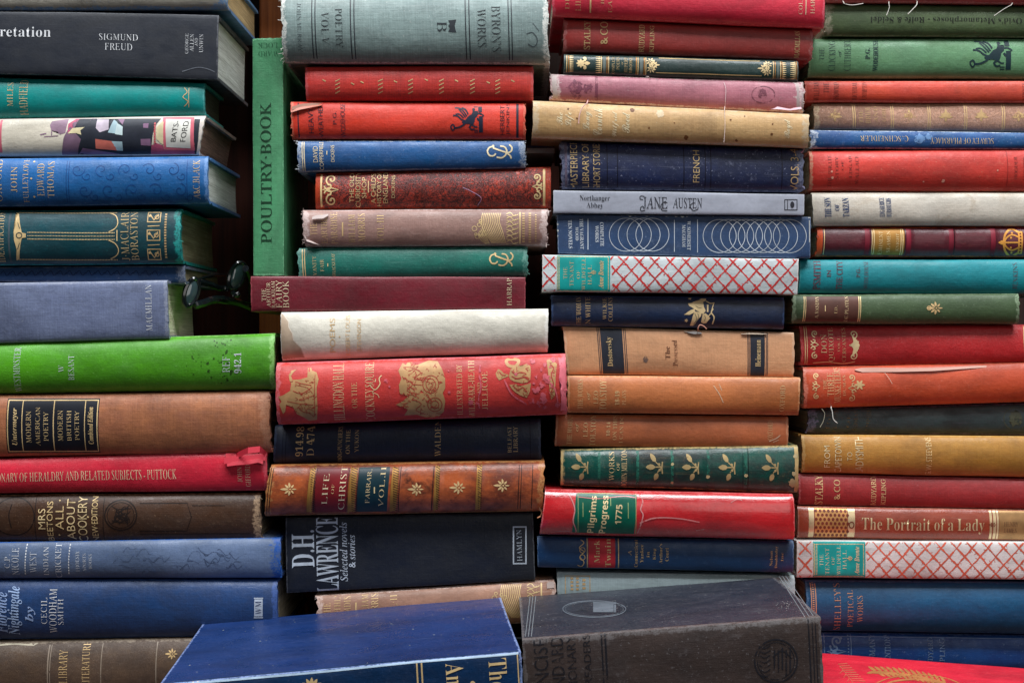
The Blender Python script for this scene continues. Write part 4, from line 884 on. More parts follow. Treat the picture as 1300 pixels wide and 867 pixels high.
book('clothbound_book', 'dull brick red book with frayed left end, beneath the bright crimson book', [(715.5, 25), (1031, 37.5), (1030, 77), (715, 66)], (164, 58, 54),
     STK(GOLDM, (('STALKY', 741, 749, 28, 65), ('& CO', 761.5, 771, 29, 58.5), ('RUDYARD', 810.3, 817.5, 33, 68), ('KIPLING', 824, 829.5, 34, 68), ('MACMILLAN', 1007.3, 1013.8, 41, 75.5))),
     group=GR, geo=dict(y=-.001, depth=.13, bulge=.14, jag=.001), second=(142, 46, 44), wear=(185, 120, 118), Weave=.18, Mottle=.6, EndW=.003, JointW=.0014, fray=10, fraycol=(190, 150, 145))
OR_ = ink((200, 140, 70), .12, .3, .4)
b3 = []
for x, wd, mt in ((719, 1, GOLD), (721.5, .8, OR_), (763, 1, GOLD), (765.4, 3.4, ink((110, 120, 116), .1)), (770, .9, OR_), (772, 1, GOLD), (807, 1, OR_), (809.2, 1, GOLD), (812, 3.6, ink((110, 120, 116), .1)), (817, 1, OR_), (819.2, .9, GOLD), (980.3, 1, GOLD), (982.6, .8, OR_), (985, 3.2, ink((100, 112, 108), .1)), (989.4, .9, GOLD), (991.3, .8, OR_), (1008, .9, GOLD), (1010, .8, OR_)):
    b3.append(V(x, x + wd, mt, 'ruled_lines', 1))
b3 += [P(fringe(723, 728, 71, 93, 9), GOLDB, 'fringe'), P(fringe(756, 762, 72, 95, 9, True), GOLDB, 'fringe'), P(fringe(992.5, 997, 80, 103, 9), GOLDB, 'fringe'), P(fringe(1002, 1007.6, 80, 103, 9, True), GOLDB, 'fringe'),
       P(sum([petal(737, 82, a, 6, 3) for a in range(0, 360, 45)], []) + disc(742, 75, 2) + disc(742, 88, 2) + petal(741, 82, 0, 8, 5) + petal(741, 80, 300, 6, 3) + petal(741, 84, 60, 6, 3), GOLDB, 'flower_ornament'),
       P(st([(836, 74.6), (964, 78.6)], 1) + st([(832, 93.6), (966, 97.8)], 1), GOLD, 'ruled_lines', 2),
       P(fleuron(825, 80, 6.5, 200) + fleuron(826, 89, 6.5, 150) + fleuron(829, 84, 6, 180), GOLDB, 'flower_ornament'), P(fleuron(974, 83.5, 6.5, -20) + fleuron(973, 93, 6.5, 30) + fleuron(970, 88.5, 7, 0), GOLDB, 'flower_ornament')]
b3 += [T(s, a, b, c, d, 90, 'B', GOLD) for s, a, b, c, d in (('COMPLETE', 776.3, 779.8, 72.5, 95), ('POEMS', 782, 786, 73.5, 90), ('OF', 788.3, 790.2, 80, 84), ('RUPERT', 792, 796.2, 74, 93.5), ('BROOKE', 798.2, 802, 73.5, 94))]
book('leather_book', 'thin bottle green book crowded with gilt rules and flower ornaments', [(716, 69.5), (1012.5, 78), (1012.5, 104), (715.5, 94)], (42, 62, 60), b3,
     group=GR, geo=dict(y=-.003, depth=.11, bulge=.16, tb=.002, jag=.0003), second=(30, 46, 46), Weave=.06, Mottle=.7, EndW=.001, JointW=.0006, Rough=.35, Spec=.5)
PKD = ink((122, 66, 82), .66)
def x_r4(b, root, loc):
    m = plain_mat('white_thread', (225, 205, 205)); strand(b, [(918, 105.5, .0085), (920, 115, .0088), (919.5, 128, .0085), (919.8, 143, .0095), (920.5, 160, .0105), (919, 181, .0085)], .00026, m, root, loc)
    strand(b, [(758, 130.5, .006), (748, 130.5, .0085), (740, 136, .011), (735.5, 147, .0118), (734.5, 157, .0105)], .00055, plain_mat('pink_thread', (225, 180, 178)), root, loc)
    strand(b, [(835, 101.5, .005), (828, 98.5, .006), (820, 97.5, .004)], .0003, m, root, loc)
    mt = cover_mat('torn_pink_cloth', (206, 140, 156), Weave=.4, Bump=.8)
    ribbon([(976, 142, .004), (986, 141, .006), (1002, 142.5, .006), (1016, 140, .003)], [.0008, .0026, .0028, .0016], b, mt, 'torn_flap', root, loc)
book('clothbound_book', 'faded dusty pink book with pale frayed ends, resting on the tan book', [(698.5, 94.5), (1019, 105), (1019, 144), (700.5, 128)], (172, 106, 118),
     [P(ring(967.5, 122, 14.5, 10.5, 1.2) + splat(rr, 967, 121, 6, 14, .4), PKD, 'oval_stamp', 1), P(splat(rr, 730, 113, 9, 16, .6) + splat(rr, 731, 122, 6, 14, .5) + splat(rr, 746, 114, 6, 14, .6) + box(755, 758.5, 97, 131), ink((132, 72, 92), .72), 'worn_title', 1), V(700, 706, ink((196, 180, 176), .3), 'worn_end', 1), V(1010, 1018.5, ink((196, 176, 176), .35), 'worn_end', 1)],
     group=GR, geo=dict(y=-.002, depth=.13, bulge=.14, jag=.002), second=(150, 84, 100), wear=(206, 190, 186), Weave=.3, Mottle=.8, EndW=.007, JointW=.002, WearAmt=.8, Stain=.3, stain=(130, 70, 88), fray=40, fraycol=(205, 195, 190), extra=x_r4)
sp5 = []
for x, y, r in ((802, 141, 3), (721, 140, 1.3), (732, 152, 1.2), (870, 176, 3), (934, 180, 1.6), (926, 154, 1.4), (944, 149, .9), (979, 159, 1.2), (823, 164, 1.2), (855, 158, .8), (978, 172, 1.6)): sp5 += splat(rr, x, y, r, 9, .5)
book('clothbound_book', 'tan buckram book with worn gilt script and small brown foxing spots', [(676.5, 128.5), (1026, 145.5), (1025, 188), (676, 175.5)], (196, 158, 108),
     [T(s, a, b, c, d, 90, 'W', CREAM) for s, a, b, c, d in (('The', 706.5, 714, 145, 160), ('Life', 717, 728.5, 144, 162), ('Long', 739.5, 751.5, 143, 167), ('Cornish', 752.5, 764, 139, 173), ('Wilfrid', 776.5, 785, 143, 175), ('Reed', 789, 798.5, 144, 170), ('Royd', 993.5, 1004, 153, 177))] + [P(sp5, ink((120, 74, 40), .4), 'foxing_spots', 1), P(splat(rr, 837, 146, 5, 12, .3), ink((214, 190, 156), .45), 'pale_patch', 1)],
     group=GR, geo=dict(y=-.012, depth=.15, bulge=.15, jag=.001), second=(178, 138, 90), wear=(196, 184, 160), Weave=.25, Mottle=.7, EndW=.005, JointW=.002, WearAmt=.6, Stain=.25, stain=(158, 116, 74))
NBL = ink((20, 22, 46), .1)
b6 = [V(x, x + 1.2, NBL, 'blind_rules', 1) for x in (769, 782, 866, 893, 900, 990)]
book('leather_book', 'thick scuffed navy library volume with gilt capitals, under the tan buckram book', [(712, 179.5), (1018, 188.5), (1018, 244.5), (713, 240.5)], (34, 46, 88),
     [T('MASTERPIECE', 723.5, 732.5, 180, 241, 90, 'S', GOLD), T('LIBRARY OF', 738.5, 747, 182, 239.5, 90, 'S', GOLD), T('SHORT STORIES', 752.3, 761, 180.5, 241, 90, 'S', GOLD), T('FRENCH', 878.3, 886.5, 192, 233, 90, 'S', GOLD), T('VOLS. 3-4', 1001.5, 1011.5, 190, 244, 90, 'S', GOLDM)] + b6 + [V(716, 719, ink((120, 108, 130), .5), 'worn_end', 1)],
     group=GR, geo=dict(y=0, depth=.14, bulge=.14, jag=.0024), second=(22, 32, 66), wear=(142, 148, 176), Weave=.2, Mottle=.8, EndW=.006, JointW=.0016, WearAmt=.7, Speck=.8, fray=26, fraycol=(130, 120, 150))
DG = ink((44, 46, 56), .05)
book('jacketed_book', 'slim pale grey book with ornate dark lettering along its spine', [(702.5, 241.8), (1021, 247), (1020.5, 273.5), (702.5, 270)], (168, 172, 186),
     [T('Northanger', 736, 774, 248.2, 256.6, 0, 'B', DG), T('Abbey', 744.6, 765.6, 257.3, 265.8, 0, 'B', DG), T('JANE', 816, 847, 250.6, 265.4, 0, 'L', DG), T('AUSTEN', 854, 891, 252, 265, 0, 'L', DG), P(cs([(818, 250), (813, 249.5), (812.5, 253), (816, 254)], 1) + cs([(816, 262), (813, 264), (814, 268), (819, 267)], 1) + cs([(847, 258), (843, 257), (839, 261), (840, 267), (847, 268)], 1) + cs([(880, 258), (876, 262), (880, 268), (886, 266)], 1), DG, 'lettering'),
      P(frame(995.5, 1012, 253.5, 267.5, .9) + st([(999.5, 253.5), (999.5, 267.5)], .8) + disc(1005.5, 260.5, 2.6, 4.2), DG, 'publisher_mark')],
     group=GR, geo=dict(y=-.004, depth=.12, bulge=.06, p=.5, tb=.0015, groove=0, jag=.0002), second=(156, 160, 176), Weave=.03, Mottle=.4, EndW=.0008, JointW=.0006, Rough=.45, Speck=.02, Bump=.1)
SV = ink((205, 212, 222), .04)
rg, rg2 = [], []
for i in range(4): rg += ring(794.4 + i * 11.2, 298, 21, 21, .75, 44)
for i in range(9): rg2 += ring(913.2 + i * 11.1, 300.3, 21, 21, .75, 44)
chips = []
for x in (711, 724, 742, 768, 789, 800, 806, 821, 846, 858, 866, 872, 905, 990, 1003): chips += splat(rr, x, 272.2 + (x - 707) * .012, rr.uniform(.6, 2.2), 9, .5)
for y in (285, 293, 300): chips += splat(rr, 708, y, rr.uniform(.8, 1.4), 8, .5)
chips += splat(rr, 1027, 276, 1.4, 8) + box(1026.6, 1027.6, 280, 308)
book('hardback_book', 'navy blue book decorated with rows of overlapping white rings', [(707, 272.5), (1029, 276), (1028, 328), (708.5, 321.5)], (38, 68, 108),
     [T('TEN NOVELS', 721.4, 726.2, 279.5, 315.5, 270, 'D', SV), T('WOOD', 730.3, 734.3, 288.5, 305.5, 270, 'D', SV), T('THE VAGRANT', 736, 740.6, 277.5, 316.5, 270, 'D', SV), P(box(745.8, 746.8, 278, 317) + box(855.5, 856.3, 279.5, 320) + box(884.8, 885.6, 279, 321), SV, 'ruled_lines'), T('WORKS', 755.6, 760, 286.5, 307.5, 270, 'D', SV), T('COMPLETE', 761.8, 766.4, 282.5, 312.5, 270, 'D', SV), T('MAUGHAM', 865.6, 870, 286, 314, 270, 'D', SV), T('W. SOMERSET', 872, 876.6, 281, 318, 270, 'D', SV), P(rg, SV, 'ring_pattern'), P(rg2, SV, 'ring_pattern'), P(chips, ink((216, 216, 210), .05), 'chipped_edge')],
     group=GR, geo=dict(y=.001, depth=.12, bulge=.06, p=.5, tb=.002, groove=0, jag=.0004), second=(28, 54, 90), wear=(150, 165, 190), Weave=.12, Mottle=.5, EndW=.0006, JointW=.0006, Crack=.25, CrackScale=1.6, crack=(24, 40, 78), Rough=.5)
TQ = ink((16, 164, 160), .03); RDL = ink((206, 52, 50), .16); OGL = ink((214, 100, 76), .2)
def tenant(dx, dy, red, lx0, lx1, top, bot, xr, k=1.0, seed=1, slope=.014):
    g = lambda y: y + dy
    it = [P(lattice(688 + dx if dx == 0 else 1011.5, lx0, top, bot, 19.8, 21.5, random.Random(seed), 1.8), red, 'lattice_pattern', 1), P(lattice(lx1, xr, top, bot, 19.8, 21.5, random.Random(seed + 1), 1.7, 7), red, 'lattice_pattern', 1)]
    it += [V(lx0, lx1, TQ, 'label_panel', 2)]
    return it
l9 = tenant(0, 0, RDL, 707, 774.5, 322, 376, 1012)
l9 += [T(s, a, b, c, d, 90, f, GOLD, layer=4) for s, a, b, c, d, f in (('THE', 715, 719.8, 339.5, 354.5, 'B'), ('TENANT', 723, 728, 332, 363.5, 'B'), ('OF', 732, 736, 344, 354, 'B'), ('WILDFELL', 738.5, 743, 327.5, 368.5, 'B'), ('HALL', 746, 750.8, 337, 361.5, 'B'), ('Anne Bronte', 759.5, 766, 331, 366.5, 'J'))]
l9 += [P(dashes(709, 773, 326, 1.2, 1.8) + dashes(709, 773, 369.5, 1.2, 1.8) + vdash(709, 327, 369, 1.2, 1.8) + vdash(771.5, 327, 369, 1.2, 1.8) + vdash(707.2, 325, 371, 1, 1.8), GOLD, 'label_border', 3), P(fleuron(754, 346, 3.4), GOLD, 'label_border', 4)]
book('hardback_book', 'white book with a crimson diamond lattice and a turquoise label, above the dark navy book', [(688.5, 323.5), (1013.5, 329), (1012, 374), (688.5, 370)], (204, 212, 214), l9,
     group=GR, geo=dict(y=-.008, depth=.13, bulge=.08, p=.55, tb=.0022, groove=.0006), second=(194, 202, 206), wear=(225, 215, 212), Weave=.06, Mottle=.6, EndW=.001, JointW=.001, Rough=.5, Speck=.03)
K7 = lambda p: crop(p, 840, 365, 8.125)
fa = [[(220, 285), (262, 252), (290, 235), (330, 220), (335, 255), (280, 285)], [(278, 424), (300, 345), (310, 300), (330, 250), (400, 260), (395, 300), (375, 320), (340, 375), (305, 415)], [(262, 165), (300, 160), (322, 148), (348, 180), (388, 162), (388, 122), (405, 112), (455, 114), (445, 138), (418, 150), (425, 200), (442, 240), (418, 280), (350, 240), (300, 205), (272, 190)],
      [(400, 345), (410, 285), (440, 268), (462, 285), (470, 300), (492, 318), (470, 345), (450, 372), (420, 376), (398, 362)]] + cs([(450, 140), (492, 165), (535, 160)], 11) + st([(465, 180), (463, 255)], 15) + cs([(520, 222), (500, 260), (530, 310), (515, 382)], 13) + cs([(530, 160), (512, 212), (500, 262), (470, 300)], 10) + sum([petal(245, 345, a, 20, 12) for a in range(0, 360, 72)], []) + sum([petal(285, 110, a, 18, 12) for a in range(0, 360, 72)], [])
book('clothbound_book', 'dark navy book stamped with a gilt winged figure', [(699.5, 375), (995, 377.5), (994, 418.5), (700, 413.5)], (30, 46, 78),
     [T('THE WOMAN', 731, 737.3, 377, 414, 90, 'B', GOLDM), T('IN WHITE', 743, 749, 377, 414, 90, 'B', GOLDM), T('WILKIE', 764.7, 769.3, 378, 406, 90, 'B', GOLDM), T('COLLINS', 771.7, 777, 377.5, 408, 90, 'B', GOLDM), P(K7(fa), GOLDB, 'gilt_figure'), P(K7(cs([(330, 270), (350, 330), (320, 390)], 4) + cs([(360, 270), (370, 310), (340, 370)], 4) + cs([(340, 190), (370, 210), (400, 210)], 4) + cs([(430, 290), (440, 320), (430, 350)], 4)), ink((26, 36, 60), 0), 'figure_lines', 4)],
     group=GR, geo=dict(y=.002, depth=.12, bulge=.15), second=(20, 32, 58), wear=(70, 96, 140), Weave=.14, Mottle=.8, EndW=.0015, Rough=.42, Spec=.5)
def x_r11(b, root, loc):
    m = cover_mat('torn_board_paper', (206, 176, 146), Bump=.8); m2 = cover_mat('dark_torn_paper', (70, 56, 50))
    ribbon([(872, 421, .001), (880, 421, .0028), (890, 422, .002)], [.0008, .0024, .0008], b, m2, 'torn_chip', root, loc)
    ribbon([(868, 419.5, .001), (876, 418.5, .004), (884, 420.5, .003)], [.0006, .0018, .0006], b, m, 'torn_chip', root, loc)
    strand(b, [(885, 421, .003), (888, 413, .006), (893, 414, .007), (897, 418, .006)], .0006, plain_mat('torn_shred', (196, 140, 120)), root, loc)
    ribbon([(940, 423.5, .001), (950, 422.2, .003), (962, 422.5, .003), (972, 423.5, .001)], [.0004, .001, .001, .0004], b, m, 'torn_chip', root, loc)
book('clothbound_book', 'pale tan book with two navy label bands across its spine', [(714.5, 414.5), (1008, 422), (1007, 478), (720, 475)], (206, 152, 112),
     [V(761, 789, NAV, 'label_panel', 2), V(951.5, 970, NAV, 'label_panel', 2)] + [V(x, x + .9, ink((46, 48, 60), .1), 'ruled_lines', 1) for x in (757, 759, 790.5, 792.6, 948, 949.6, 971.5, 973.2)] +
     [T('Dostoevsky', 770, 778.5, 428, 465, 90, 'B', GOLD, layer=4), T('Heinemann', 958, 964.8, 431.5, 465, 90, 'B', GOLD, layer=4), T('The', 843.7, 850, 439.5, 455.5, 90, 'B', ink((120, 74, 52), .25)), T('Possessed', 853, 859.4, 431.5, 464, 90, 'B', ink((130, 84, 60), .4)), P(splat(rr, 819, 456, 3.4, 10, .6), ink((110, 92, 84), .5), 'smudge', 1)],
     group=GR, geo=dict(y=.004, depth=.13, bulge=.10, p=.6, jag=.0008), second=(196, 142, 102), wear=(220, 184, 152), Weave=.18, Mottle=.5, EndW=.002, JointW=.002, Stain=.15, Speck=.06, extra=x_r11)
OC = [('THE WORKS', 733, 739.5, 481, 519, 'B', GOLDM), ('of', 744.5, 749, 497, 507, 'I', GOLDM), ('LEO', 753, 758.8, 496, 512.5, 'B', GOLD), ('TOLSTOY', 760.8, 769.3, 482, 520.5, 'B', GOLD), ('18-19', 780, 785.6, 496, 514, 'B', GOLDM), ('PLAYS', 789.2, 794, 495, 514, 'B', GOLDF), ('OXFORD', 988.5, 994.8, 489, 522, 'B', GOLDF)]
book('clothbound_book', 'chestnut orange book with gilt capitals, the upper one of the matching pair', [(720.5, 476.5), (1015, 479), (1013, 527), (720.5, 524)], (188, 110, 60), [T(s, a, b, c, d, 90, f, m) for s, a, b, c, d, f, m in OC] + [P(cs([(905, 489), (912, 500), (917, 511)], .8) + cs([(912, 487), (915, 495)], .7), ink((220, 190, 160), .3), 'scratch', 2)],
     group=GR, geo=dict(y=-.004, depth=.13, bulge=.12, jag=.0005), second=(170, 94, 48), wear=(220, 168, 124), Weave=.12, Mottle=.5, EndW=.0016, JointW=.0022, WearAmt=.6, Speck=.06)
O2 = [('THE WORKS', 720, 726.3, 526, 564, 'B', GOLDM), ('of', 730, 735, 536, 547, 'I', GOLDM), ('LEO', 740, 745.6, 536, 554, 'B', GOLD), ('TOLSTOY', 749, 756, 525.5, 566, 'B', GOLD), ('10-14', 769.3, 774, 535, 553, 'B', GOLDF), ('ON THIS', 777.5, 782.8, 527, 558, 'B', GOLDM), ('I CAN DO', 786, 790.6, 526.5, 562, 'B', GOLDM), ('OXFORD', 973, 979.6, 534, 558, 'B', GOLDF)]
book('clothbound_book', 'chestnut orange book set to the left, the lower one of the matching pair', [(706, 525.5), (1000, 528.5), (999, 570), (704, 566)], (184, 102, 62), [T(s, a, b, c, d, 90, f, m) for s, a, b, c, d, f, m in O2] + [P(cs([(975, 560), (984, 556), (989, 552)], 1) + cs([(980, 561), (987, 558)], .7), ink((225, 200, 170), .2), 'scratch', 2)],
     group=GR, geo=dict(y=.002, depth=.13, bulge=.12, jag=.0005), second=(164, 86, 48), wear=(214, 160, 124), Weave=.12, Mottle=.5, EndW=.0018, JointW=.0012, Speck=.08)
GW = ink((38, 112, 94), .75); TB_ = ink((205, 175, 120), .35)
MG = ink((186, 160, 112), .34, .1, .45)
m14 = [P(milton(x + 1, x + 23, y + 2, y + 36), MG, 'flower_ornament') for x, y in ((723.5, 572.5), (817.5, 572.8), (863, 573), (909, 573), (963.5, 573.5))]
for x in (760, 808.5, 852, 897.5, 944.6): m14 += [V(x - 1.8, x + 1.8, GW, 'worn_band', 1), V(x - 4, x - 3.2, ink((10, 30, 28), .1), 'ruled_lines', 1), V(x + 3.2, x + 4, ink((10, 30, 28), .1), 'ruled_lines', 1)]
m14 += [P(splat(rr, 852, 588, 2, 9, .4) + splat(rr, 852, 612, 1.8) + splat(rr, 897, 604, 2.4) + splat(rr, 945, 602, 2.2) + splat(rr, 1004, 612, 4.5, 12, .6) + splat(rr, 1006, 600, 3, 12, .6) + splat(rr, 1008, 578, 3, 10, .5), ink((196, 176, 132), .15), 'worn_patch', 2), V(711.5, 714.5, TB_, 'worn_end', 1), V(1007, 1011.5, TB_, 'worn_end', 1)]
book('leather_book', 'marbled dark green leather book with five gilt flower sprays', [(712, 570.5), (1012, 565), (1012, 625), (711.5, 616)], (20, 74, 64),
     m14 + [T('WORKS', 772.3, 779, 573, 609, 90, 'B', GOLD), T('OF', 782, 785.6, 586, 596, 90, 'B', GOLD), T('JOHN MILTON', 788, 795, 570, 617, 90, 'B', GOLD)],
     group=GR, geo=dict(y=-.001, depth=.13, bulge=.15, bands=[(x, 7, .0009) for x in (760, 808.5, 852, 897.5, 944.6)]), second=(26, 38, 38), wear=(190, 165, 110), stain=(26, 28, 28), Mottle=1, Stain=.8, Weave=.06, EndW=.003, Rough=.35, Spec=.5, Speck=.1)
GRN = ink((10, 96, 76), .02, 0, .3); CLR = ink((220, 140, 140), .5, 0, .2)
wr = cs([(724, 680), (731, 674), (727, 660), (729, 645), (726, 634), (720, 626), (705, 628)], 1.6) + cs([(811, 626), (815, 634), (812, 644), (815, 652), (811, 668), (808, 676)], 1.6) + cs([(811, 662), (826, 656), (845, 655), (866, 657), (886, 661)], 2, False, .4) + cs([(811, 629), (822, 631), (834, 628), (850, 630)], 1.2) + cs([(685, 677), (700, 675), (718, 673), (728, 676)], 1.4) + cs([(926, 636), (934, 632), (940, 633)], 1) + cs([(882, 672), (894, 670)], 1.4) + cs([(734, 629), (760, 631), (790, 628), (806, 630)], 1)
book('hardback_book', 'shiny red book in wrinkled clear wrap with a deep green title label', [(692.5, 620.5), (1006, 627), (1007.5, 684.5), (685, 678)], (196, 38, 44),
     [V(731.5, 808, GRN, 'label_panel', 2, .03, .97), P(frame(733, 806.5, 624.5, 679, .7) + box(739, 739.8, 636, 654) + box(774, 774.8, 630, 640) + box(796, 796.8, 636, 656), ink((170, 180, 120), .3), 'label_border', 3), T('Pilgrims', 746.5, 757.5, 628, 675.5, 90, 'G', GOLDB, layer=4), T('Progress', 761.5, 772.5, 627.5, 676, 90, 'G', GOLDB, layer=4), T('1775', 780.5, 788.3, 638.3, 663.5, 90, 'G', GOLDB, layer=4), P(wr, CLR, 'wrap_wrinkles', 5)],
     group=GR, geo=dict(y=-.01, depth=.14, bulge=.16, jag=.0007), second=(176, 26, 32), wear=(235, 130, 130), Weave=.02, Mottle=.5, EndW=.001, JointW=.0012, Rough=.24, Spec=.6, Coat=.8, Speck=.04, Bump=.3)
b16 = cs([(733, 716), (738, 718), (741, 712), (736, 705), (741, 699), (735, 694), (741, 688), (737, 684)], 1.1) + ring(739, 706, 3.4, None, .9, 14) + ring(739, 697, 3.4, None, .9, 14)
book('hardback_book', 'blue book with a red panel across its spine and small gilt words', [(682, 680), (1007, 686), (1006.5, 726), (682.5, 719.5)], (24, 64, 108),
     [V(746.5, 780.5, ink((214, 54, 66), 0), 'label_panel', 1), V(744.5, 745.6, GOLDM, 'ruled_lines', 2), V(784, 785.2, GOLDM, 'ruled_lines', 2), T('Mark', 754, 760.8, 685, 713, 90, 'B', GOLDM), T('Twain', 767.8, 775, 683, 719, 90, 'B', GOLDM), P(b16, GOLDF)] +
     [T(s, a, b, c, d, 90, 'B', GOLDM) for s, a, b, c, d in (('A', 796.6, 801, 697, 704), ('Connecticut', 804.5, 809, 684, 719), ('Yankee', 812, 816, 690, 713), ('in', 820, 823.6, 699, 706), ('King', 828, 832.5, 695, 709), ("Arthur's", 836, 840, 689, 714), ('Court', 843.5, 848, 694, 711), ('Nelson', 976, 979.5, 698, 717), ('Doubleday', 982.5, 986.5, 692, 720), ('Inc', 990, 993, 700, 711))],
     group=GR, geo=dict(y=0, depth=.14, bulge=.12, jag=.0005), second=(16, 52, 92), wear=(110, 140, 175), Weave=.12, Mottle=.4, EndW=.001, JointW=.0008)
book('clothbound_book', 'pale blue-grey book mostly hidden behind the dark grey dictionary', [(707, 725), (1008, 730), (1008, 772), (707.5, 766)], (168, 186, 190), [P(frame(717, 749, 729, 790, 1) + vdash(724, 731, 752, 3.5, 4.5, .6) + vdash(731, 731, 752, 3.5, 4.5, .6) + vdash(739, 733, 750, 4, 5, .6), GOLDF, 'worn_title')],
     group=GR, geo=dict(y=.006, depth=.13, bulge=.12), second=(154, 172, 178), Weave=.3, Mottle=.5, EndW=.002)

# ================================================================ right stack
Q = .022
LG = ink((28, 34, 26), .25)
def x_q0(b, root, loc):
    m = plain_mat('white_thread', (206, 202, 194))
    for pts, r in (([(1128, 4, .003), (1129, 10, .006), (1125.5, 20, .006)], .0004), ([(1161, 2, .004), (1164, 6, .007), (1158, 13, .009), (1152.5, 18.5, .007)], .00045), ([(1286, 6, .004), (1276, 11, .008), (1262, 20.5, .008)], .00035), ([(1046, 1, .004), (1064, 3, .006), (1080, 7, .006), (1096, 5, .004)], .0004)): strand(b, pts, r, m, root, loc)
book('clothbound_book', 'faded rose red book at the top of the right stack, trailing white threads', [(1044.5, -36), (1350, -30), (1350, 7), (1047, 3.5)], (176, 72, 72), group=GQ, geo=dict(y=Q - .012, depth=.13, bulge=.14), wear=(206, 140, 138), Weave=.25, EndW=.004, JointW=.002, extra=x_q0)
book('clothbound_book', 'olive green book with upside-down dark title and threads hanging over it', [(1047, 5.5), (1350, 9), (1350, 49), (1045.5, 46)], (84, 104, 66), [T("Ovid's Metamorphoses - Rolfe & Seidel", 1103, 1294, 22.8, 32.2, 180, 'B', LG)],
     group=GQ, geo=dict(y=Q - .004, depth=.13, bulge=.14, jag=.0016), second=(58, 76, 46), wear=(176, 172, 150), Weave=.12, Mottle=.7, EndW=.006, JointW=.0012, Speck=.1, fray=12)
TN = ink((12, 46, 54), .04)
book('clothbound_book', 'leaf green book with a dark griffin emblem', [(1026, 49.5), (1350, 50.5), (1350, 101.5), (1024.5, 99)], (96, 144, 104),
     [T(s, a, b, c, d, 90, f, TN) for s, a, b, c, d, f in (('THE', 1038, 1044.2, 63, 78.5, 'B'), ('CLICKING', 1050, 1058.3, 53, 91.5, 'B'), ('of', 1062, 1066.4, 66, 74, 'I'), ('CUTHBERT', 1069.6, 1078, 52, 91.5, 'B'), ('P.G.', 1096, 1102, 63, 77, 'D'), ('WODEHOUSE', 1106, 1112.4, 52, 92, 'D'))] + [P(griffin(1227, 1282, 52.5, 91), TN, 'griffin_emblem'), T('HERBERT', 1299, 1305, 56, 94, 90, 'B', TN)],
     group=GQ, geo=dict(y=Q, depth=.13, bulge=.13, jag=.001), second=(82, 126, 84), wear=(140, 170, 130), Weave=.12, Mottle=.8, EndW=.002, Stain=.25, stain=(78, 112, 66))
BK = ink((40, 24, 24), .14)
book('clothbound_book', 'slim vermilion book with faded black capitals, between the leaf green and the calf book', [(1021, 103.5), (1350, 103.5), (1350, 131), (1021, 130.5)], (206, 72, 48),
     [T(s, a, b, c, d, 90, 'B', BK) for s, a, b, c, d in (('WILLIAM', 1032, 1038.8, 104, 129.5), ('THE', 1044.5, 1051, 106, 120), ('SHOWMAN', 1057, 1063.6, 104, 130), ('RICHMAL', 1080.4, 1086.6, 105, 129), ('CROMPTON', 1092.8, 1099, 105, 128.5), ('NEWNES', 1296, 1302, 106, 129))],
     group=GQ, geo=dict(y=Q - .002, depth=.12, bulge=.14, jag=.0007), second=(182, 48, 38), wear=(222, 120, 104), Weave=.1, Mottle=.6, EndW=.0014)
q4 = []
for x in (1080, 1128.4, 1175.3, 1221.6, 1269.5, 1318): q4 += [V(x, x + 1, GOLDM, 'ruled_lines', 1), V(x + 2.6, x + 3.6, GOLDM, 'ruled_lines', 1)]
q4 += [P(sum([petal(x, 150, a, l, 3.2) for a, l in ((180, 9), (0, 9), (270, 11), (215, 8), (325, 8), (240, 7), (300, 7), (90, 6))], []), ink((222, 184, 130), .62), 'leaf_ornament', 1) for x in (1058.5, 1152, 1198.5, 1243.5, 1290.5)] + [T(s, a, b, c, d, 90, 'B', GOLDM) for s, a, b, c, d in (('THE', 1088.8, 1093.4, 141, 158), ('BRIDE', 1097, 1103, 136, 158), ('AND', 1107.5, 1112.4, 136, 157), ('LORE', 1118, 1122.6, 138, 156))]
book('leather_book', 'crinkled buff leather book divided by pairs of gilt rules', [(1031.5, 132), (1350, 131.5), (1350, 168.5), (1033.5, 164.5)], (208, 160, 134), q4,
     group=GQ, geo=dict(y=Q + .002, depth=.12, bulge=.14), second=(176, 128, 108), wear=(215, 196, 160), Mottle=.8, Crack=.32, crack=(112, 72, 58), CrackScale=.9, Weave=.06, EndW=.004, JointW=.001, Rough=.42, Bump=.6)
book('clothbound_book', 'slim cobalt blue book with upside-down gilt lettering and whitened left end', [(1028, 165.5), (1350, 169.5), (1350, 190), (1029, 189)], (24, 90, 146),
     [T('C. SCHNEIDLER', 1091, 1151.5, 173.4, 180.6, 180, 'B', GOLD), T('SURVEY OF PHARMACY', 1180, 1259.5, 176, 183.4, 180, 'B', GOLD), P(splat(rr, 1166, 177, 6, 14, .5) + splat(rr, 1178, 174, 4, 12, .6), ink((110, 150, 200), .5), 'rubbed_patch', 1)],
     group=GQ, geo=dict(y=Q - .004, depth=.12, bulge=.14, jag=.0016, tb=.002), second=(14, 64, 132), wear=(196, 206, 220), Weave=.12, Mottle=.7, EndW=.006, JointW=.0012, WearAmt=.9, fray=16, fraycol=(205, 210, 215))
q6 = [T(s, a, b, c, d, 90, 'B', ink((96, 40, 36), .4)) for s, a, b, c, d in (('THE PIRATE', 1048.5, 1053, 198, 240), ('STORY', 1057.6, 1061.4, 200, 230), ('OF', 1065, 1068, 206, 218), ('EDGAR', 1074.6, 1078.4, 199, 228), ('WALLACE', 1082.6, 1087.2, 198, 236), ('HODDER', 1283, 1287, 200, 229), ('STOUGHTON', 1294, 1298.4, 200, 230))]
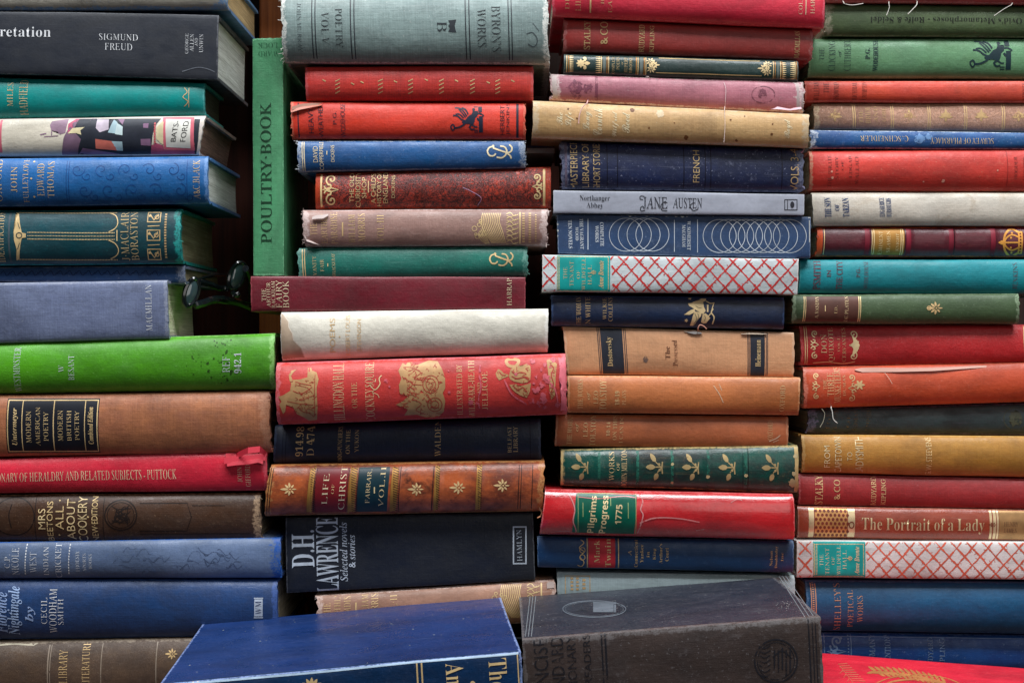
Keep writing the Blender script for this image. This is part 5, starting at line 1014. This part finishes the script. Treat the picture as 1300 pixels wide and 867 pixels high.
book('clothbound_book', 'wide tomato red book with nearly worn-off lettering, above the off-white book', [(1026, 192), (1350, 188.5), (1350, 244), (1026.5, 243.5)], (206, 54, 42), q6 + [V(1274, 1275.2, ink((168, 42, 36), .1), 'ruled_lines', 1), P(splat(rr, 1194, 231, 2, 9, .6) + splat(rr, 1169, 232, 1) + splat(rr, 1053, 220, 1.4) + splat(rr, 1054, 228, 1.6) + splat(rr, 1262, 218, 1), ink((230, 160, 140), .2), 'chip_marks', 1)],
     group=GQ, geo=dict(y=Q - .001, depth=.13, bulge=.16), second=(182, 40, 32), wear=(210, 170, 140), Weave=.1, Mottle=.6, EndW=.0025, JointW=.001)
NVI = ink((46, 72, 118), .06)
book('clothbound_book', 'off-white book with navy stamped capitals and a grubby lower edge', [(1029.5, 245), (1350, 245), (1350, 287), (1032, 287)], (206, 198, 186),
     [T(s, a, b, c, d, 90, 'D', NVI) for s, a, b, c, d in (('THE SON', 1045, 1053.3, 251.5, 276.5), ('OF', 1058, 1063.6, 260, 268.3), ('TARZAN', 1067.7, 1076, 252, 276), ('EDGAR RICE', 1114.3, 1120.8, 252, 276.5), ('BURROUGHS', 1123, 1129.4, 252.5, 276.5))],
     group=GQ, geo=dict(y=Q - .003, depth=.12, bulge=.13, jag=.0008), second=(192, 182, 168), wear=(226, 218, 200), Weave=.1, Mottle=.8, EndW=.003, Stain=.55, stain=(166, 146, 122))
q8 = [V(1103, 1146, ink((168, 120, 52), .08, .2, .45), 'label_panel', 2)] + [V(x, x + .9, GOLDB, 'ruled_lines', 3) for x in (1104.5, 1107, 1141, 1143.5)]
for x in (1098.5, 1151, 1204.5, 1257): q8 += [V(x - 3, x + 3, ink((128, 22, 44), .15), 'raised_band', 1), V(x - 5, x - 4.2, ink((40, 10, 18), .1), 'ruled_lines', 2), V(x + 4.2, x + 5, ink((40, 10, 18), .1), 'ruled_lines', 2)]
q8 += [T(s, a, b, c, d, 90, 'B', GOLDB, layer=4) for s, a, b, c, d in (('EMINENT', 1113, 1117.6, 294, 324), ('SEAMEN', 1122.8, 1127.4, 294, 321), ('KNIGHT', 1134.6, 1138.4, 297, 319))]
crown = box(1288.6, 1294.5, 294.5, 323) + cs([(1289, 295.5), (1281, 291.5), (1273, 298), (1270, 308.5)], 2.6) + cs([(1289, 322), (1281, 326), (1273, 319.5), (1270, 309.5)], 2.6) + cs([(1289, 302), (1281, 299), (1274, 303), (1271, 308.5)], 2) + cs([(1289, 315.5), (1281, 318.5), (1274, 314.5), (1271, 309.5)], 2) + st([(1289, 309), (1271, 309)], 2) + disc(1268, 309, 2.6) + petal(1268, 309, 180, 4.5, 3)
for t in range(7): crown += disc(1278 + 1.6 * abs(t - 3) - (2 if t == 3 else 0), 290.5 + t * 6.2, 1.3)
q8 += [P(crown, ink((232, 160, 72), .06, .25, .4), 'crown_ornament', 2), P(sum([disc(1291.6, 297.5 + 3.9 * k, 1.1, 1.1, 6) for k in range(7)], []), ink((84, 20, 26), 0), 'crown_lines', 4), V(1036, 1043, ink((206, 82, 40), .2), 'worn_end', 1), V(1044.5, 1045.4, GOLD, 'ruled_lines', 2)]
book('leather_book', 'dark plum leather book with raised bands, a gilt title panel and a gilt crown', [(1036.5, 288.5), (1350, 288), (1350, 327), (1035, 326.5)], (96, 32, 44), q8,
     group=GQ, geo=dict(y=Q + .001, depth=.12, bulge=.18, jag=.0014, bands=[(x, 9, .0014) for x in (1098.5, 1151, 1204.5, 1257)]), second=(70, 18, 28), wear=(200, 84, 44), Weave=.05, Mottle=.8, EndW=.0035, WearAmt=1, Rough=.34, Spec=.5, Speck=.06)
PU = ink((108, 58, 72), .2)
book('clothbound_book', 'bright turquoise book with dull purple-brown lettering', [(1014.5, 330), (1350, 330), (1350, 373.5), (1013, 372.5)], (0, 136, 146),
     [T(s, a, b, c, d, 90, f, PU) for s, a, b, c, d, f in (('PSMITH', 1031, 1040, 330.5, 368.5, 'R'), ('IN', 1048, 1053, 343, 352, 'R'), ('THE CITY', 1060, 1067.6, 331, 368, 'R'), ('P.G.', 1085, 1089.6, 340, 352.5, 'R'), ('WODEHOUSE', 1094.6, 1100, 331, 368, 'B'), ('JENKINS', 1283, 1289, 334, 367.5, 'B'))],
     group=GQ, geo=dict(y=Q - .012, depth=.13, bulge=.14, jag=.0004), second=(0, 116, 128), Weave=.08, Mottle=.5, EndW=.001, JointW=.0008, Speck=.03)
q10 = [V(1021.5, 1088.5, ink((92, 56, 46), .05), 'label_panel', 1), V(1019.2, 1020.4, GOLD, 'ruled_lines', 2), V(1021.6, 1022.4, GOLD, 'ruled_lines', 2), V(1088.4, 1089.4, GOLD, 'ruled_lines', 2), V(1090.6, 1091.6, GOLD, 'ruled_lines', 2), T('A. VANDYS', 1033, 1037.4, 377, 405, 90, 'B', GOLDB, layer=4), P(box(1045.2, 1046.2, 388, 396), GOLD, 'lettering', 4), T('ED.', 1057.4, 1061, 388.5, 398.5, 90, 'B', GOLD, layer=4), T('DE PLATEN', 1070.5, 1075, 375.5, 409, 90, 'B', GOLDB, layer=4),
       P(fleuron(1186, 391.5, 9, 0) + ring(1177, 391.5, 2.6, None, 1, 12), GOLDM, 'leaf_ornament')]
book('clothbound_book', 'moss green book with a brown title panel edged in gilt', [(1005.5, 374.5), (1291.5, 373), (1292, 411), (1003.5, 411)], (66, 88, 56), q10,
     group=GQ, geo=dict(y=Q - .014, depth=.12, bulge=.15, jag=.0014), second=(52, 70, 44), wear=(150, 170, 140), Weave=.12, Mottle=.5, EndW=.003, JointW=.0008)
q11 = scrolls(1027, 1037, 414, 461, 1.4) + scrolls(1076, 1088, 415, 461, 1.4, True) + petal(1078, 438, 0, 10, 9) + [[(1079, 424), (1086, 432), (1089, 438), (1086, 446), (1079, 453), (1082, 438)]] + cs([(1031, 461), (1050, 459.5), (1068, 461.5), (1084, 459)], 1)
book('clothbound_book', 'cherry red book with gilt scrollwork around its title, above the torn orange book', [(1014.5, 412.5), (1312, 412), (1312, 461.5), (1016, 464)], (200, 44, 48),
     [P(q11, GOLDB, 'scroll_ornament'), T('DON', 1040, 1047.4, 424.5, 448.5, 90, 'B', GOLDB), T('QUIXOTE', 1049.8, 1057.4, 415.5, 459, 90, 'B', GOLDB), T('VOL·I', 1061, 1064, 429.5, 446.5, 90, 'B', GOLD), T('CERVANTES', 1067, 1071.6, 416, 459, 90, 'B', GOLD), V(1019, 1020, GOLDB, 'ruled_lines'), V(1021.6, 1022.4, GOLDB, 'ruled_lines'), P(cs([(1298, 413), (1296, 430), (1299, 460)], 1.3), GOLDM, 'ruled_lines')],
     group=GQ, geo=dict(y=Q - .004, depth=.13, bulge=.13, jag=.001), second=(180, 32, 38), wear=(226, 110, 112), Weave=.05, Mottle=.5, EndW=.002, Rough=.42, Crack=.12, crack=(150, 24, 30), CrackScale=.7, Bump=.5)
def x_q12(b, root, loc):
    m = cover_mat('torn_cloth_lining', (204, 142, 122), Weave=.5, Bump=.9)
    ribbon([(1083, 468, .002), (1092, 466.5, .0065), (1106, 465.5, .008), (1140, 466, .0085), (1180, 465.5, .0085), (1230, 462.5, .0075), (1290, 458.6, .006), (1310, 457.5, .004)], [.0006, .0034, .0036, .003, .0026, .0018, .001, .0005], b, m, 'torn_cloth_strip', root, loc)
    strand(b, [(1120, 472, .0095), (1124, 478, .0098), (1128.5, 486.5, .0095)], .00028, plain_mat('pale_thread', (225, 190, 170)), root, loc)
    strand(b, [(1054, 516.5, .004), (1056.5, 522, .008), (1058, 532, .008), (1063, 537, .007)], .00045, plain_mat('white_thread', (225, 222, 215)), root, loc)
    strand(b, [(1043, 519, .004), (1047, 525, .007), (1045, 535, .007), (1041, 542, .006)], .0003, plain_mat('grey_thread', (165, 160, 140)), root, loc)
q12 = scrolls(1029, 1038, 468, 511, 1.3) + scrolls(1074, 1084, 470, 514, 1.2, True) + sum([petal(1088, 488, a, 7, 3) for a in (0, 60, 120, 180, 240, 300)], [])
book('clothbound_book', 'burnt orange book with a pale strip of torn cloth along its top', [(1018.5, 465.5), (1350, 457.5), (1350, 508.5), (1019.5, 518)], (200, 82, 48),
     [P(q12, GOLDM, 'scroll_ornament'), T('THE', 1042.5, 1046.6, 481, 494, 90, 'B', GOLDM), T('THREE', 1047.8, 1055.4, 473, 502, 90, 'B', GOLD), T('MUSKETEERS', 1056.4, 1064.4, 466, 511, 90, 'B', GOLD), T('DUMAS', 1067, 1070.6, 476, 502, 90, 'B', GOLDF)],
     group=GQ, geo=dict(y=Q - .004, depth=.13, bulge=.15, jag=.0018), second=(184, 66, 36), wear=(226, 150, 130), Weave=.06, Mottle=.6, EndW=.003, JointW=.001, Rough=.42, fray=14, fraycol=(220, 160, 140), extra=x_q12)
book('clothbound_book', 'dark slate green book with unravelling left end and almost vanished gilding', [(1026, 519), (1350, 509.5), (1350, 553), (1023, 549.5)], (58, 74, 76),
     [T(s, a, b, c, d, 90, 'B', ink((128, 104, 62), .62)) for s, a, b, c, d in (('THE', 1047, 1052, 522, 546), ('HISTORY', 1056, 1061, 520, 548), ('OF', 1073, 1077, 526, 542), ('ROMAN', 1082, 1087, 520, 546), ('EMPIRE', 1098, 1104, 518, 546))] + [P(ring(1286, 531, 15, 14, 1, 26) + splat(rr, 1286, 531, 9, 14, .5), ink((84, 88, 70), .5), 'round_stamp', 1)],
     group=GQ, geo=dict(y=Q + .004, depth=.13, bulge=.15, jag=.002), second=(42, 52, 54), wear=(130, 122, 150), Weave=.1, Mottle=.9, EndW=.007, Speck=.1, Stain=.5, stain=(38, 40, 42), fray=36, fraycol=(140, 130, 160))
CG2 = ink((236, 216, 170), .1)
book('clothbound_book', 'mustard yellow book with cream capitals', [(1016.5, 551.5), (1350, 554), (1350, 606.5), (1017.5, 599.5)], (178, 128, 54),
     [T('FROM', 1044, 1051.4, 564.5, 592.5, 90, 'S', CG2), T('CAPETOWN', 1057.6, 1066, 553.5, 600, 90, 'S', CG2), T('TO', 1073, 1079.4, 573, 584, 90, 'S', CG2), T('LADYSMITH', 1083.4, 1093.6, 553, 601, 90, 'S', CG2), T('G.W. STEEVENS', 1172.4, 1179.6, 554, 602.5, 90, 'S', GOLD)],
     group=GQ, geo=dict(y=Q - .004, depth=.13, bulge=.14, jag=.0008), second=(158, 108, 42), wear=(206, 170, 110), Weave=.16, Mottle=.7, EndW=.002, JointW=.001, Speck=.05)
book('clothbound_book', 'dull claret cloth book with faded gilding, between the mustard and brown books', [(1013, 601.5), (1350, 608), (1350, 647), (1013, 640.5)], (160, 44, 46),
     STK(GOLDF, (('STALKY', 1033, 1043, 602, 640), ('& CO', 1056.7, 1064.6, 608, 633), ('RUDYARD', 1104, 1110.4, 604, 641), ('KIPLING', 1116.8, 1122.6, 607, 640))),
     group=GQ, geo=dict(y=Q - .002, depth=.13, bulge=.14), second=(138, 34, 38), wear=(190, 110, 112), Weave=.34, Mottle=.6, EndW=.0015)
ht = []
for i in range(8):
    for j in range(7): ht += disc(1034.5 + i * 5.3 + (2.6 if j % 2 else 0), 647 + j * 5.2 + i * .1, 1.9, 2.1, 6)
SVG = ink((226, 204, 160), .06, .45, .32)
book('hardback_book', 'glossy brown book with a gilt dot grid and a long gilt title', [(1012, 642), (1350, 647.5), (1350, 686.5), (1011.5, 682)], (146, 62, 38),
     [V(1025.4, 1032, SVG, 'gilt_band', 1), V(1033.2, 1074, ink((206, 150, 92), .08, .4, .35), 'dot_grid_panel', 1), P(ht, ink((120, 52, 36), 0), 'dot_grid', 3), V(1074.8, 1083.6, SVG, 'gilt_band', 1), P(ring(1079, 665, 3, 4, 1.2, 14), ink((110, 48, 32), 0), 'dot_grid', 3), T('The Portrait of a Lady', 1092, 1247, 656.6, 676.5, 0, 'B', SVG), V(1254, 1257, SVG, 'gilt_band', 1), V(1258.5, 1262, SVG, 'gilt_band', 1), V(1263, 1265.4, SVG, 'gilt_band', 1), P(fleuron(1258, 665, 4.4, 0), ink((120, 60, 40), 0), 'dot_grid', 3), V(1266, 1312, ink((176, 136, 90), .06, .4, .35), 'gilt_band', 1), T('HENRY', 1272, 1290, 661.5, 667.5, 0, 'B', ink((74, 44, 34), .1)), T('JAMES', 1272, 1288, 669.5, 675.5, 0, 'B', ink((74, 44, 34), .1))],
     group=GQ, geo=dict(y=Q - .004, depth=.13, bulge=.13, jag=.0003), second=(126, 48, 30), Weave=.04, Mottle=.6, EndW=.001, JointW=.001, Rough=.3, Spec=.6)
l17 = tenant(1, 0, OGL, 1031.5, 1097.5, 684, 737, 1349, seed=9)
l17 += [T(s, a, b, c, d, 90, f, CREAM, layer=4) for s, a, b, c, d, f in (('THE', 1039.5, 1044, 703, 717.5, 'B'), ('TENANT', 1046.6, 1051.6, 695, 728.5, 'B'), ('OF', 1054.6, 1058.4, 706, 716, 'B'), ('WILDFELL', 1061.4, 1066, 692, 729, 'B'), ('HALL', 1068.6, 1073.4, 698, 722, 'B'), ('Anne Bronte', 1083.6, 1089.8, 693, 729, 'J'))]
l17 += [P(dashes(1033, 1096, 690, 1.2, 1.8) + dashes(1033, 1096, 731.2, 1.2, 1.8) + vdash(1033, 690, 731, 1.2, 1.8) + vdash(1035.4, 690, 731, 1.2, 1.8) + vdash(1094.6, 690, 731, 1.2, 1.8) + vdash(1031.8, 689, 732, 1, 1.8), GOLD, 'label_border', 3), P(fleuron(1078.5, 708, 3.6), GOLD, 'label_border', 4)]
book('hardback_book', 'white book with a faded salmon diamond lattice and turquoise label, above the deep blue book', [(1011, 686), (1350, 688), (1350, 735.5), (1011, 732.5)], (210, 208, 206), l17,
     group=GQ, geo=dict(y=Q - .014, depth=.13, bulge=.09, p=.55, tb=.0022, groove=.0006), second=(200, 198, 196), wear=(232, 226, 220), Weave=.06, Mottle=.6, EndW=.002, JointW=.0012, Rough=.5, Speck=.05)
CP = ink((214, 160, 122), .18, .2, .45)
book('clothbound_book', 'deep peacock blue book with copper lettering in the lower right', [(1021, 735.5), (1350, 738), (1350, 804.5), (1021.5, 799.5)], (12, 82, 124),
     [V(1026.5, 1027.6, CP, 'ruled_lines'), V(1032, 1033.2, CP, 'ruled_lines'), P(vdash(1028.6, 737, 799, 2.2, 2.6, .55), CP, 'ruled_lines'), T("SHELLEY'S", 1056, 1064, 738.5, 798, 90, 'B', CP), T('POETICAL', 1072.6, 1079.6, 746.5, 793.5, 90, 'B', CP), T('WORKS', 1084.8, 1091.8, 753.5, 787, 90, 'B', CP)],
     group=GQ, geo=dict(y=Q - .004, depth=.14, bulge=.15, jag=.0006), second=(6, 62, 100), wear=(90, 130, 170), Weave=.12, Mottle=.6, EndW=.0016, Rough=.45)
LB = ink((130, 160, 205), .35)
q19 = scrolls(1048, 1072, 803, 846, 2, False) + frame(1044, 1079, 802, 850, 1.2) + vdash(1074, 804, 848, 1.8, 4, .5) + disc(1052, 818, 1.6) + disc(1066, 808, 1.6)
book('clothbound_book', 'rubbed bright blue book with pale scroll ornament, behind the red book lying in front', [(1030, 801.5), (1350, 806), (1350, 850), (1030, 846)], (34, 84, 156),
     [P(q19, LB, 'scroll_ornament'), T('MANY', 1101, 1108.6, 803, 830, 90, 'R', LB), T('INVENTIONS', 1120.6, 1128, 802.5, 850, 90, 'R', LB), T('RUDYARD', 1175, 1181.6, 807, 848, 90, 'R', LB), T('KIPLING', 1190, 1196.6, 808, 847, 90, 'R', LB), P(st([(1032, 805.6), (1340, 809.8)], .9), LB, 'ruled_lines', 1)],
     group=GQ, geo=dict(y=Q + .006, depth=.13, bulge=.13), second=(20, 60, 134), wear=(120, 150, 200), Weave=.15, Mottle=.8, EndW=.004, JointW=.0014, Speck=.5)

# ================================================================ big books lying in front
def TOP(polys, mat, part, layer=2): return ('C', part, mat, layer, polys)
EDGE = ink((176, 200, 224), .25)  # pale joint wear with an edge highlight painted in
b1 = [T('The', 620, 643, 834, 872, 270, 'B', GOLD), T('of', 596, 607, 862, 884, 270, 'B', GOLD), T('Andersen', 567, 590, 840, 935, 270, 'B', GOLD), V(527, 529, GOLD, 'ruled_lines'), V(533, 535, GOLD, 'ruled_lines'), V(655.5, 657, GOLD, 'ruled_lines'), V(244, 246, GOLD, 'ruled_lines'), V(250, 252, GOLD, 'ruled_lines'),
      P(sum([petal(395, 872, a, 14, 5) for a in range(180, 361, 30)], []) + fleuron(395, 885, 16, 90), GOLD, 'ornament'), P(cs([(204, 869.5), (320, 859.5), (430, 849.3), (540, 838.5), (658, 827.8)], 2.6), EDGE, 'worn_edge', 1)]
dots = []
for _ in range(60): dots.append(ell(rr.uniform(.05, .97), rr.uniform(.02, .95), rr.choice((.0012, .0018, .0032)) * .8, rr.choice((.0014, .002, .0035)), 7))
book('hardback_book', 'big glossy royal blue book lying in front, its whole front cover showing', [(203, 868), (661, 826), (668, 950), (211, 992)], (18, 52, 92),
     b1, group=GB, geo=dict(y=-.203, depth=.197, bulge=.04, p=.45, ys=(-.206, -.198, -.198, -.206), ddir=(-.075, 1, 0.0), groove=0, tb=.003, jag=.0012), second=(14, 40, 74), wear=(150, 170, 220), board=(22, 48, 100), Weave=.06, Mottle=.5, EndW=.0015, JointW=.001, WearAmt=.7, Rough=.34, Spec=.45, Speck=.06, fray=20, fraycol=(150, 150, 200), extra='top_dots')
GD = ink((120, 126, 132), .3); EM = ink((32, 32, 40), .6); DOT = ink((190, 190, 190), .2)
b2 = [T('CONCISE', 679, 697, 809, 902, 90, 'S', EM), T('STANDARD', 701, 717, 807, 902, 90, 'S', EM), T('DICTIONARY', 721, 732.5, 805, 903, 90, 'S', EM), T('FOR READERS', 742, 751, 804, 900, 90, 'S', EM), V(762, 764, EM, 'blind_rules'), V(766.5, 769, EM, 'blind_rules'), V(1024, 1026, EM, 'blind_rules'), V(1029, 1030.4, EM, 'blind_rules'), V(1033, 1034.4, EM, 'blind_rules'),
      P(ring(984, 837, 27, 27, 2) + ring(984, 837, 23.5, None, 1) + sum([cs([(963 + rr.uniform(-2, 2), 818 + 6 * i), (970, 821 + 6 * i), (977, 817 + 6 * i)], 1.3) for i in range(7)], []) + sum([box(981 + 5 * i, 983 + 5 * i, 820 + 3 * (i % 2), 856 - 4 * (i % 3)) for i in range(5)], []) + cs([(980, 832), (992, 824), (1004, 834)], 1.4), EM, 'round_emblem')]
book('hardback_book', 'big charcoal grey dictionary lying in front, with a stamped oval on its cover', [(663, 811), (1041, 782), (1046, 892), (669, 921)], (70, 59, 56),
     b2, group=GB, geo=dict(y=-.163, depth=.158, bulge=.05, p=.5, ddir=(-.01, 1, 0.0), groove=0, tb=.003, jag=.0008), second=(52, 43, 43), wear=(116, 112, 114), board=(44, 47, 58), Weave=.18, Mottle=.6, EndW=.002, JointW=.006, WearAmt=.6, Rough=.38, Speck=.5, extra='top_seal')
book('hardback_book', 'scarlet book lying in front at the lower right, with a gilt wreath', [(1000, 905), (1388, 968), (1388, 1040), (1000, 975)], (206, 34, 54), [],
     group=GB, geo=dict(y=-.15, depth=.15, bulge=.05, p=.6, ddir=(.35, .937, 0), groove=0, tb=.003, jag=.0008, back=((.214, .0148), (.937, -.35), .235, H - .2475, .037)), second=(200, 26, 46), wear=(236, 110, 120), Weave=.06, Mottle=.5, EndW=.002, JointW=.002, Rough=.42, extra='top_wreath')


def topuv(b, px, py):
    """where the line of sight of a photo pixel meets the book's upper board, as (along, into) fractions"""
    o = Vector((0, -DC, H)); d = Vector(((px - 650) / F, 1, (433.5 - py) / F)); a = b.c[1] - b.c[0]; e = b.ddir * b.depth
    n = a.cross(e); t = (b.c[0] - o).dot(n) / d.dot(n); r = o + d * t - b.c[0]
    aa, ae, ee, ra, re = a.dot(a), a.dot(e), e.dot(e), r.dot(a), r.dot(e); q = aa * ee - ae * ae
    return ((ra * ee - re * ae) / q, (re * aa - ra * ae) / q)


def top_items(b, kind):
    def C(polys): return [[topuv(b, x, y) for x, y in p] for p in polys]
    if kind == 'top_dots': return [TOP(dots, DOT, 'dust_specks', 2)]
    if kind == 'top_seal':
        q = ring(754.5, 773, 40, 10.5, 1.0, 40) + ring(754.5, 773, 37, 9.2, .5, 40) + crop(box(350, 440, 508, 548) , 640, 600, 3.095)
        q2 = cs([(732, 776), (740, 774), (746, 777)], .7) + st([(738, 771), (742, 778)], .6) + cs([(748, 779), (760, 780), (772, 779)], .6) + frame(779, 788, 767, 778, .6)
        ln = []
        for k in range(3): ln += st([(673 + 3.6 * k, 757 - .4 * k), (667 + 3.8 * k, 808)], .8) + st([(988 + 4 * k, 729.5 - .4 * k), (1022 + 5.2 * k, 783.5 - k)], .8)
        dd = [ell(rr.uniform(.05, .95), rr.uniform(.05, .95), .0016, .0028, 6) for _ in range(50)] + [ell(rr.gauss(.93, .02), rr.gauss(.3, .05), .0018, .003, 6) for _ in range(22)]
        return [TOP(C(q), ink((104, 112, 122), .25), 'stamped_oval', 2), TOP(C(q2), ink((60, 64, 74), .1), 'oval_drawing', 4), TOP(C(ln), ink((128, 134, 140), .3), 'ruled_lines', 2), TOP(dd, DOT, 'dust_specks', 3)]
    if kind == 'top_wreath':
        q = []
        for i in range(13):
            t = i / 12; x = 1113 + 88 * t; y = 852 + 2 * t + 13 * t * t
            for a in (200, 160, 20): q += petal(x, y, a + 10 + 20 * t, 13, 3.4)
        q += ring(1160, 872, 38, 10, 2.2, 40) + ring(1165, 884, 66, 28, 1.2, 44)
        t2 = []
        for i in range(9): t2 += st([(1064 + i * 2.4, 843 + i * 2.6), (1076 + i * 2.8, 842 + i * 2.8)], .9)
        for i in range(4): t2 += cs([(1066 + i * 4, 846 + i * 5), (1070 + i * 4, 850 + i * 5), (1066 + i * 5, 855 + i * 5)], .8)
        return [TOP(C(q), ink((196, 128, 74), .45, .1), 'gilt_wreath', 2), TOP(C(t2), ink((206, 110, 84), .5), 'worn_lettering', 2)]
    return []


# ---------------------------------------------------------------- build all books
keys = []
for b in BOOKS:
    for it in b['items']:
        if it[0] == 'T' and (it[4][0], it[4][1]) not in keys: keys.append((it[4][0], it[4][1]))
build_texts(keys)
for b in BOOKS:
    bk = Book(b['q'], **b['geo'])
    loc = (bk.c[3] + bk.c[2]) / 2 + bk.ddir * bk.depth / 2
    if bk.vert: loc = (bk.c[1] + bk.c[2]) / 2 + bk.ddir * bk.depth / 2
    root = bpy.data.objects.new(b['name'], None); COL.objects.link(root); root.location = loc; root.empty_display_size = .02
    root['label'] = b['label']; root['category'] = 'book'
    if b['group']: root['group'] = b['group']
    mk = dict(b['mk']); k2 = {k: mk.pop(k) for k in list(mk) if k in ('second', 'wear', 'board', 'stain', 'crack')}
    kind = {'clothbound_book': 'book_cloth', 'leather_book': 'book_leather', 'jacketed_book': 'jacket_paper', 'hardback_book': 'book_boards'}[b['name']]
    cover = bk.cover(cover_mat(kind, b['col'], **k2, **mk), root, loc)
    bk.pages(PAGES[b['pages']], root, loc)
    bk.decor(b['items'], cover, loc)
    ex = b['extra']
    if isinstance(ex, str): bk.decor(top_items(bk, ex), cover, loc)
    elif ex: ex(bk, root, loc)
    if b['fray']: bk.threads(root, loc, plain_mat('frayed_thread', b['fraycol'], .8), b['fray'], b['fraylen'])


def tagged(o, label, cat):
    o['label'] = label; o['category'] = cat; return o


def beveled_box(name, a, b, mat, parent, loc, bev=.002):
    bm = bmesh.new(); bmesh.ops.create_cube(bm, size=1)
    for v in bm.verts: v.co = Vector([a[i] + (v.co[i] + .5) * (b[i] - a[i]) for i in range(3)]) - loc
    bmesh.ops.bevel(bm, geom=bm.edges[:], offset=bev, segments=2, affect='EDGES', profile=.5)
    me = bpy.data.meshes.new(name); bm.to_mesh(me); bm.free(); me.materials.append(mat)
    o = bpy.data.objects.new(name, me); COL.objects.link(o); o.parent = parent
    return o


def wood_mat(name, a, b):
    m = bpy.data.materials.new(name); m.use_nodes = True; t = NT(m.node_tree); p = m.node_tree.nodes['Principled BSDF']
    tc = t.new('ShaderNodeTexCoord').outputs['Object']
    n = t.noise(t.vmul(tc, (60, 60, 4)), 1, 6, .65, .8); n2 = t.noise(t.vmul(tc, (420, 420, 9)), 1, 3, .6)
    x = t.math('ADD', t.math('MULTIPLY', n, .65), t.math('MULTIPLY', n2, .35))
    t.l.new(t.mix(t.ramp(x, .35, .65), lin(a), lin(b)), p.inputs['Base Color']); p.inputs['Roughness'].default_value = .42
    bp = t.new('ShaderNodeBump'); bp.inputs['Distance'].default_value = .001; bp.inputs['Strength'].default_value = .4; t.l.new(x, bp.inputs['Height']); t.l.new(bp.outputs[0], p.inputs['Normal'])
    return m


# ---------------------------------------------------------------- the bookcase behind
loc = Vector((0, .24, 0))
bc = bpy.data.objects.new('wooden_bookcase', None); COL.objects.link(bc); bc.location = loc
tagged(bc, 'dark red-brown wooden bookcase seen in the gaps behind the stacks', 'bookcase')
WD = wood_mat('dark_red_wood', (80, 38, 27), (46, 21, 17)); WL = wood_mat('orange_brown_wood', (190, 110, 56), (140, 74, 38))
beveled_box('shelf_board', (-.72, -.26, -.022), (.72, .262, 0), WD, bc, loc)
beveled_box('light_block_board', (-.72, .03, .74), (.72, .262, .762), WD, bc, loc)  # unseen board, added to keep overhead light out of the gaps
for i in range(9):
    x = -.70 + i * .156
    beveled_box('back_plank', (x, .265, .0005), (x + .1545, .280, .762), WD, bc, loc, .0015)
beveled_box('upright', (-.2325, .178, .0006), (-.188, .262, .739), WL, bc, loc, .002)

# ---------------------------------------------------------------- dark spectacles in the gap
yS = .075
loc = px2w(272, 400, yS)
sp = bpy.data.objects.new('spectacles', None); COL.objects.link(sp); sp.location = loc
tagged(sp, 'glossy dark spectacles lying in the dark gap beside the slate blue book', 'spectacles')
FR = plain_mat('black_gloss_frame', (20, 26, 30), .16, .1, 0, .6, .6); LN = plain_mat('dark_lens', (58, 76, 82), .12, .1, 0, .8, .8)  # lens colour has a teal sheen painted in


def lens(cx, cy, a, b, tilt, y, turn):
    """rim tube and lens disc of one eye, an oval turned about the upright"""
    C0 = px2w(cx, cy, y); s = (DC + y) / F; pts = []
    for i in range(28):
        t = 6.2832 * i / 28; u, v = a * math.cos(t), b * math.sin(t); ca, sa = math.cos(tilt), math.sin(tilt)
        u, v = u * ca - v * sa, u * sa + v * ca
        pts.append(C0 + Vector((u * s * math.cos(turn), u * s * math.sin(turn), v * s)))
    Vt, Fc = [], []; tube(pts + [pts[0], pts[1]], .0019, Vt, Fc, 7); mesh_obj('rim', Vt, Fc, FR, sp, loc)
    nrm = (pts[7] - C0).cross(pts[0] - C0).normalized()
    if nrm.y > 0: nrm = -nrm
    Vt = [C0 + nrm * .0022] + [C0.lerp(p, .6) + nrm * .0014 for p in pts] + pts
    Fc = [(0, 1 + i, 1 + (i + 1) % 28) for i in range(28)] + [(1 + i, 29 + i, 29 + (i + 1) % 28, 1 + (i + 1) % 28) for i in range(28)]
    mesh_obj('lens', Vt, Fc, LN, sp, loc)


lens(243, 371, 9, 18, -.34, .018, .7); lens(301, 350, 9.5, 18, -.42, yS - .01, .55)
for part, pts, r in (('bridge', [(253, 358, .05), (264, 360, .035), (280, 366, .015), (291, 366, .012)], .0026), ('temple', [(247, 388, .055), (258, 385, .05), (276, 380, .035), (300, 384, .0), (316, 390, -.03)], .0034), ('temple', [(312, 341, .01), (317, 354, -.01), (319, 370, -.03), (318, 388, -.05)], .003), ('temple', [(249, 356, .055), (270, 350, .02), (292, 349, -.02), (318, 348, -.05)], .0014), ('nose_pad', [(295, 371, .012), (299, 375, .013), (304, 373, .012)], .0024)):
    Vt, Fc = [], []
    tube([px2w(x, y, yS - z) for x, y, z in spline(pts, 6)], r, Vt, Fc, 8); mesh_obj(part, Vt, Fc, FR, sp, loc)

# ---------------------------------------------------------------- folded paper between two stacks
loc = px2w(686, 196, .03)
fp = bpy.data.objects.new('folded_leaflet', None); COL.objects.link(fp); fp.location = loc
tagged(fp, 'small pale folded leaflet poking out of the gap right of the royal blue book', 'leaflet')
a = px2w(668.6, 194.5, .03); b = px2w(704, 188, .03)
beveled_box('paper_sheet', (a.x, .03, a.z), (b.x, .13, b.z), plain_mat('leaflet_paper', (205, 205, 205), .7, .25), fp, loc, .0006)
a = px2w(669, 187.4, .031); b = px2w(704, 184.8, .031)
beveled_box('printed_fold', (a.x, .032, a.z), (b.x, .13, b.z), plain_mat('leaflet_print', (110, 130, 175), .7, .5), fp, loc, .0004)
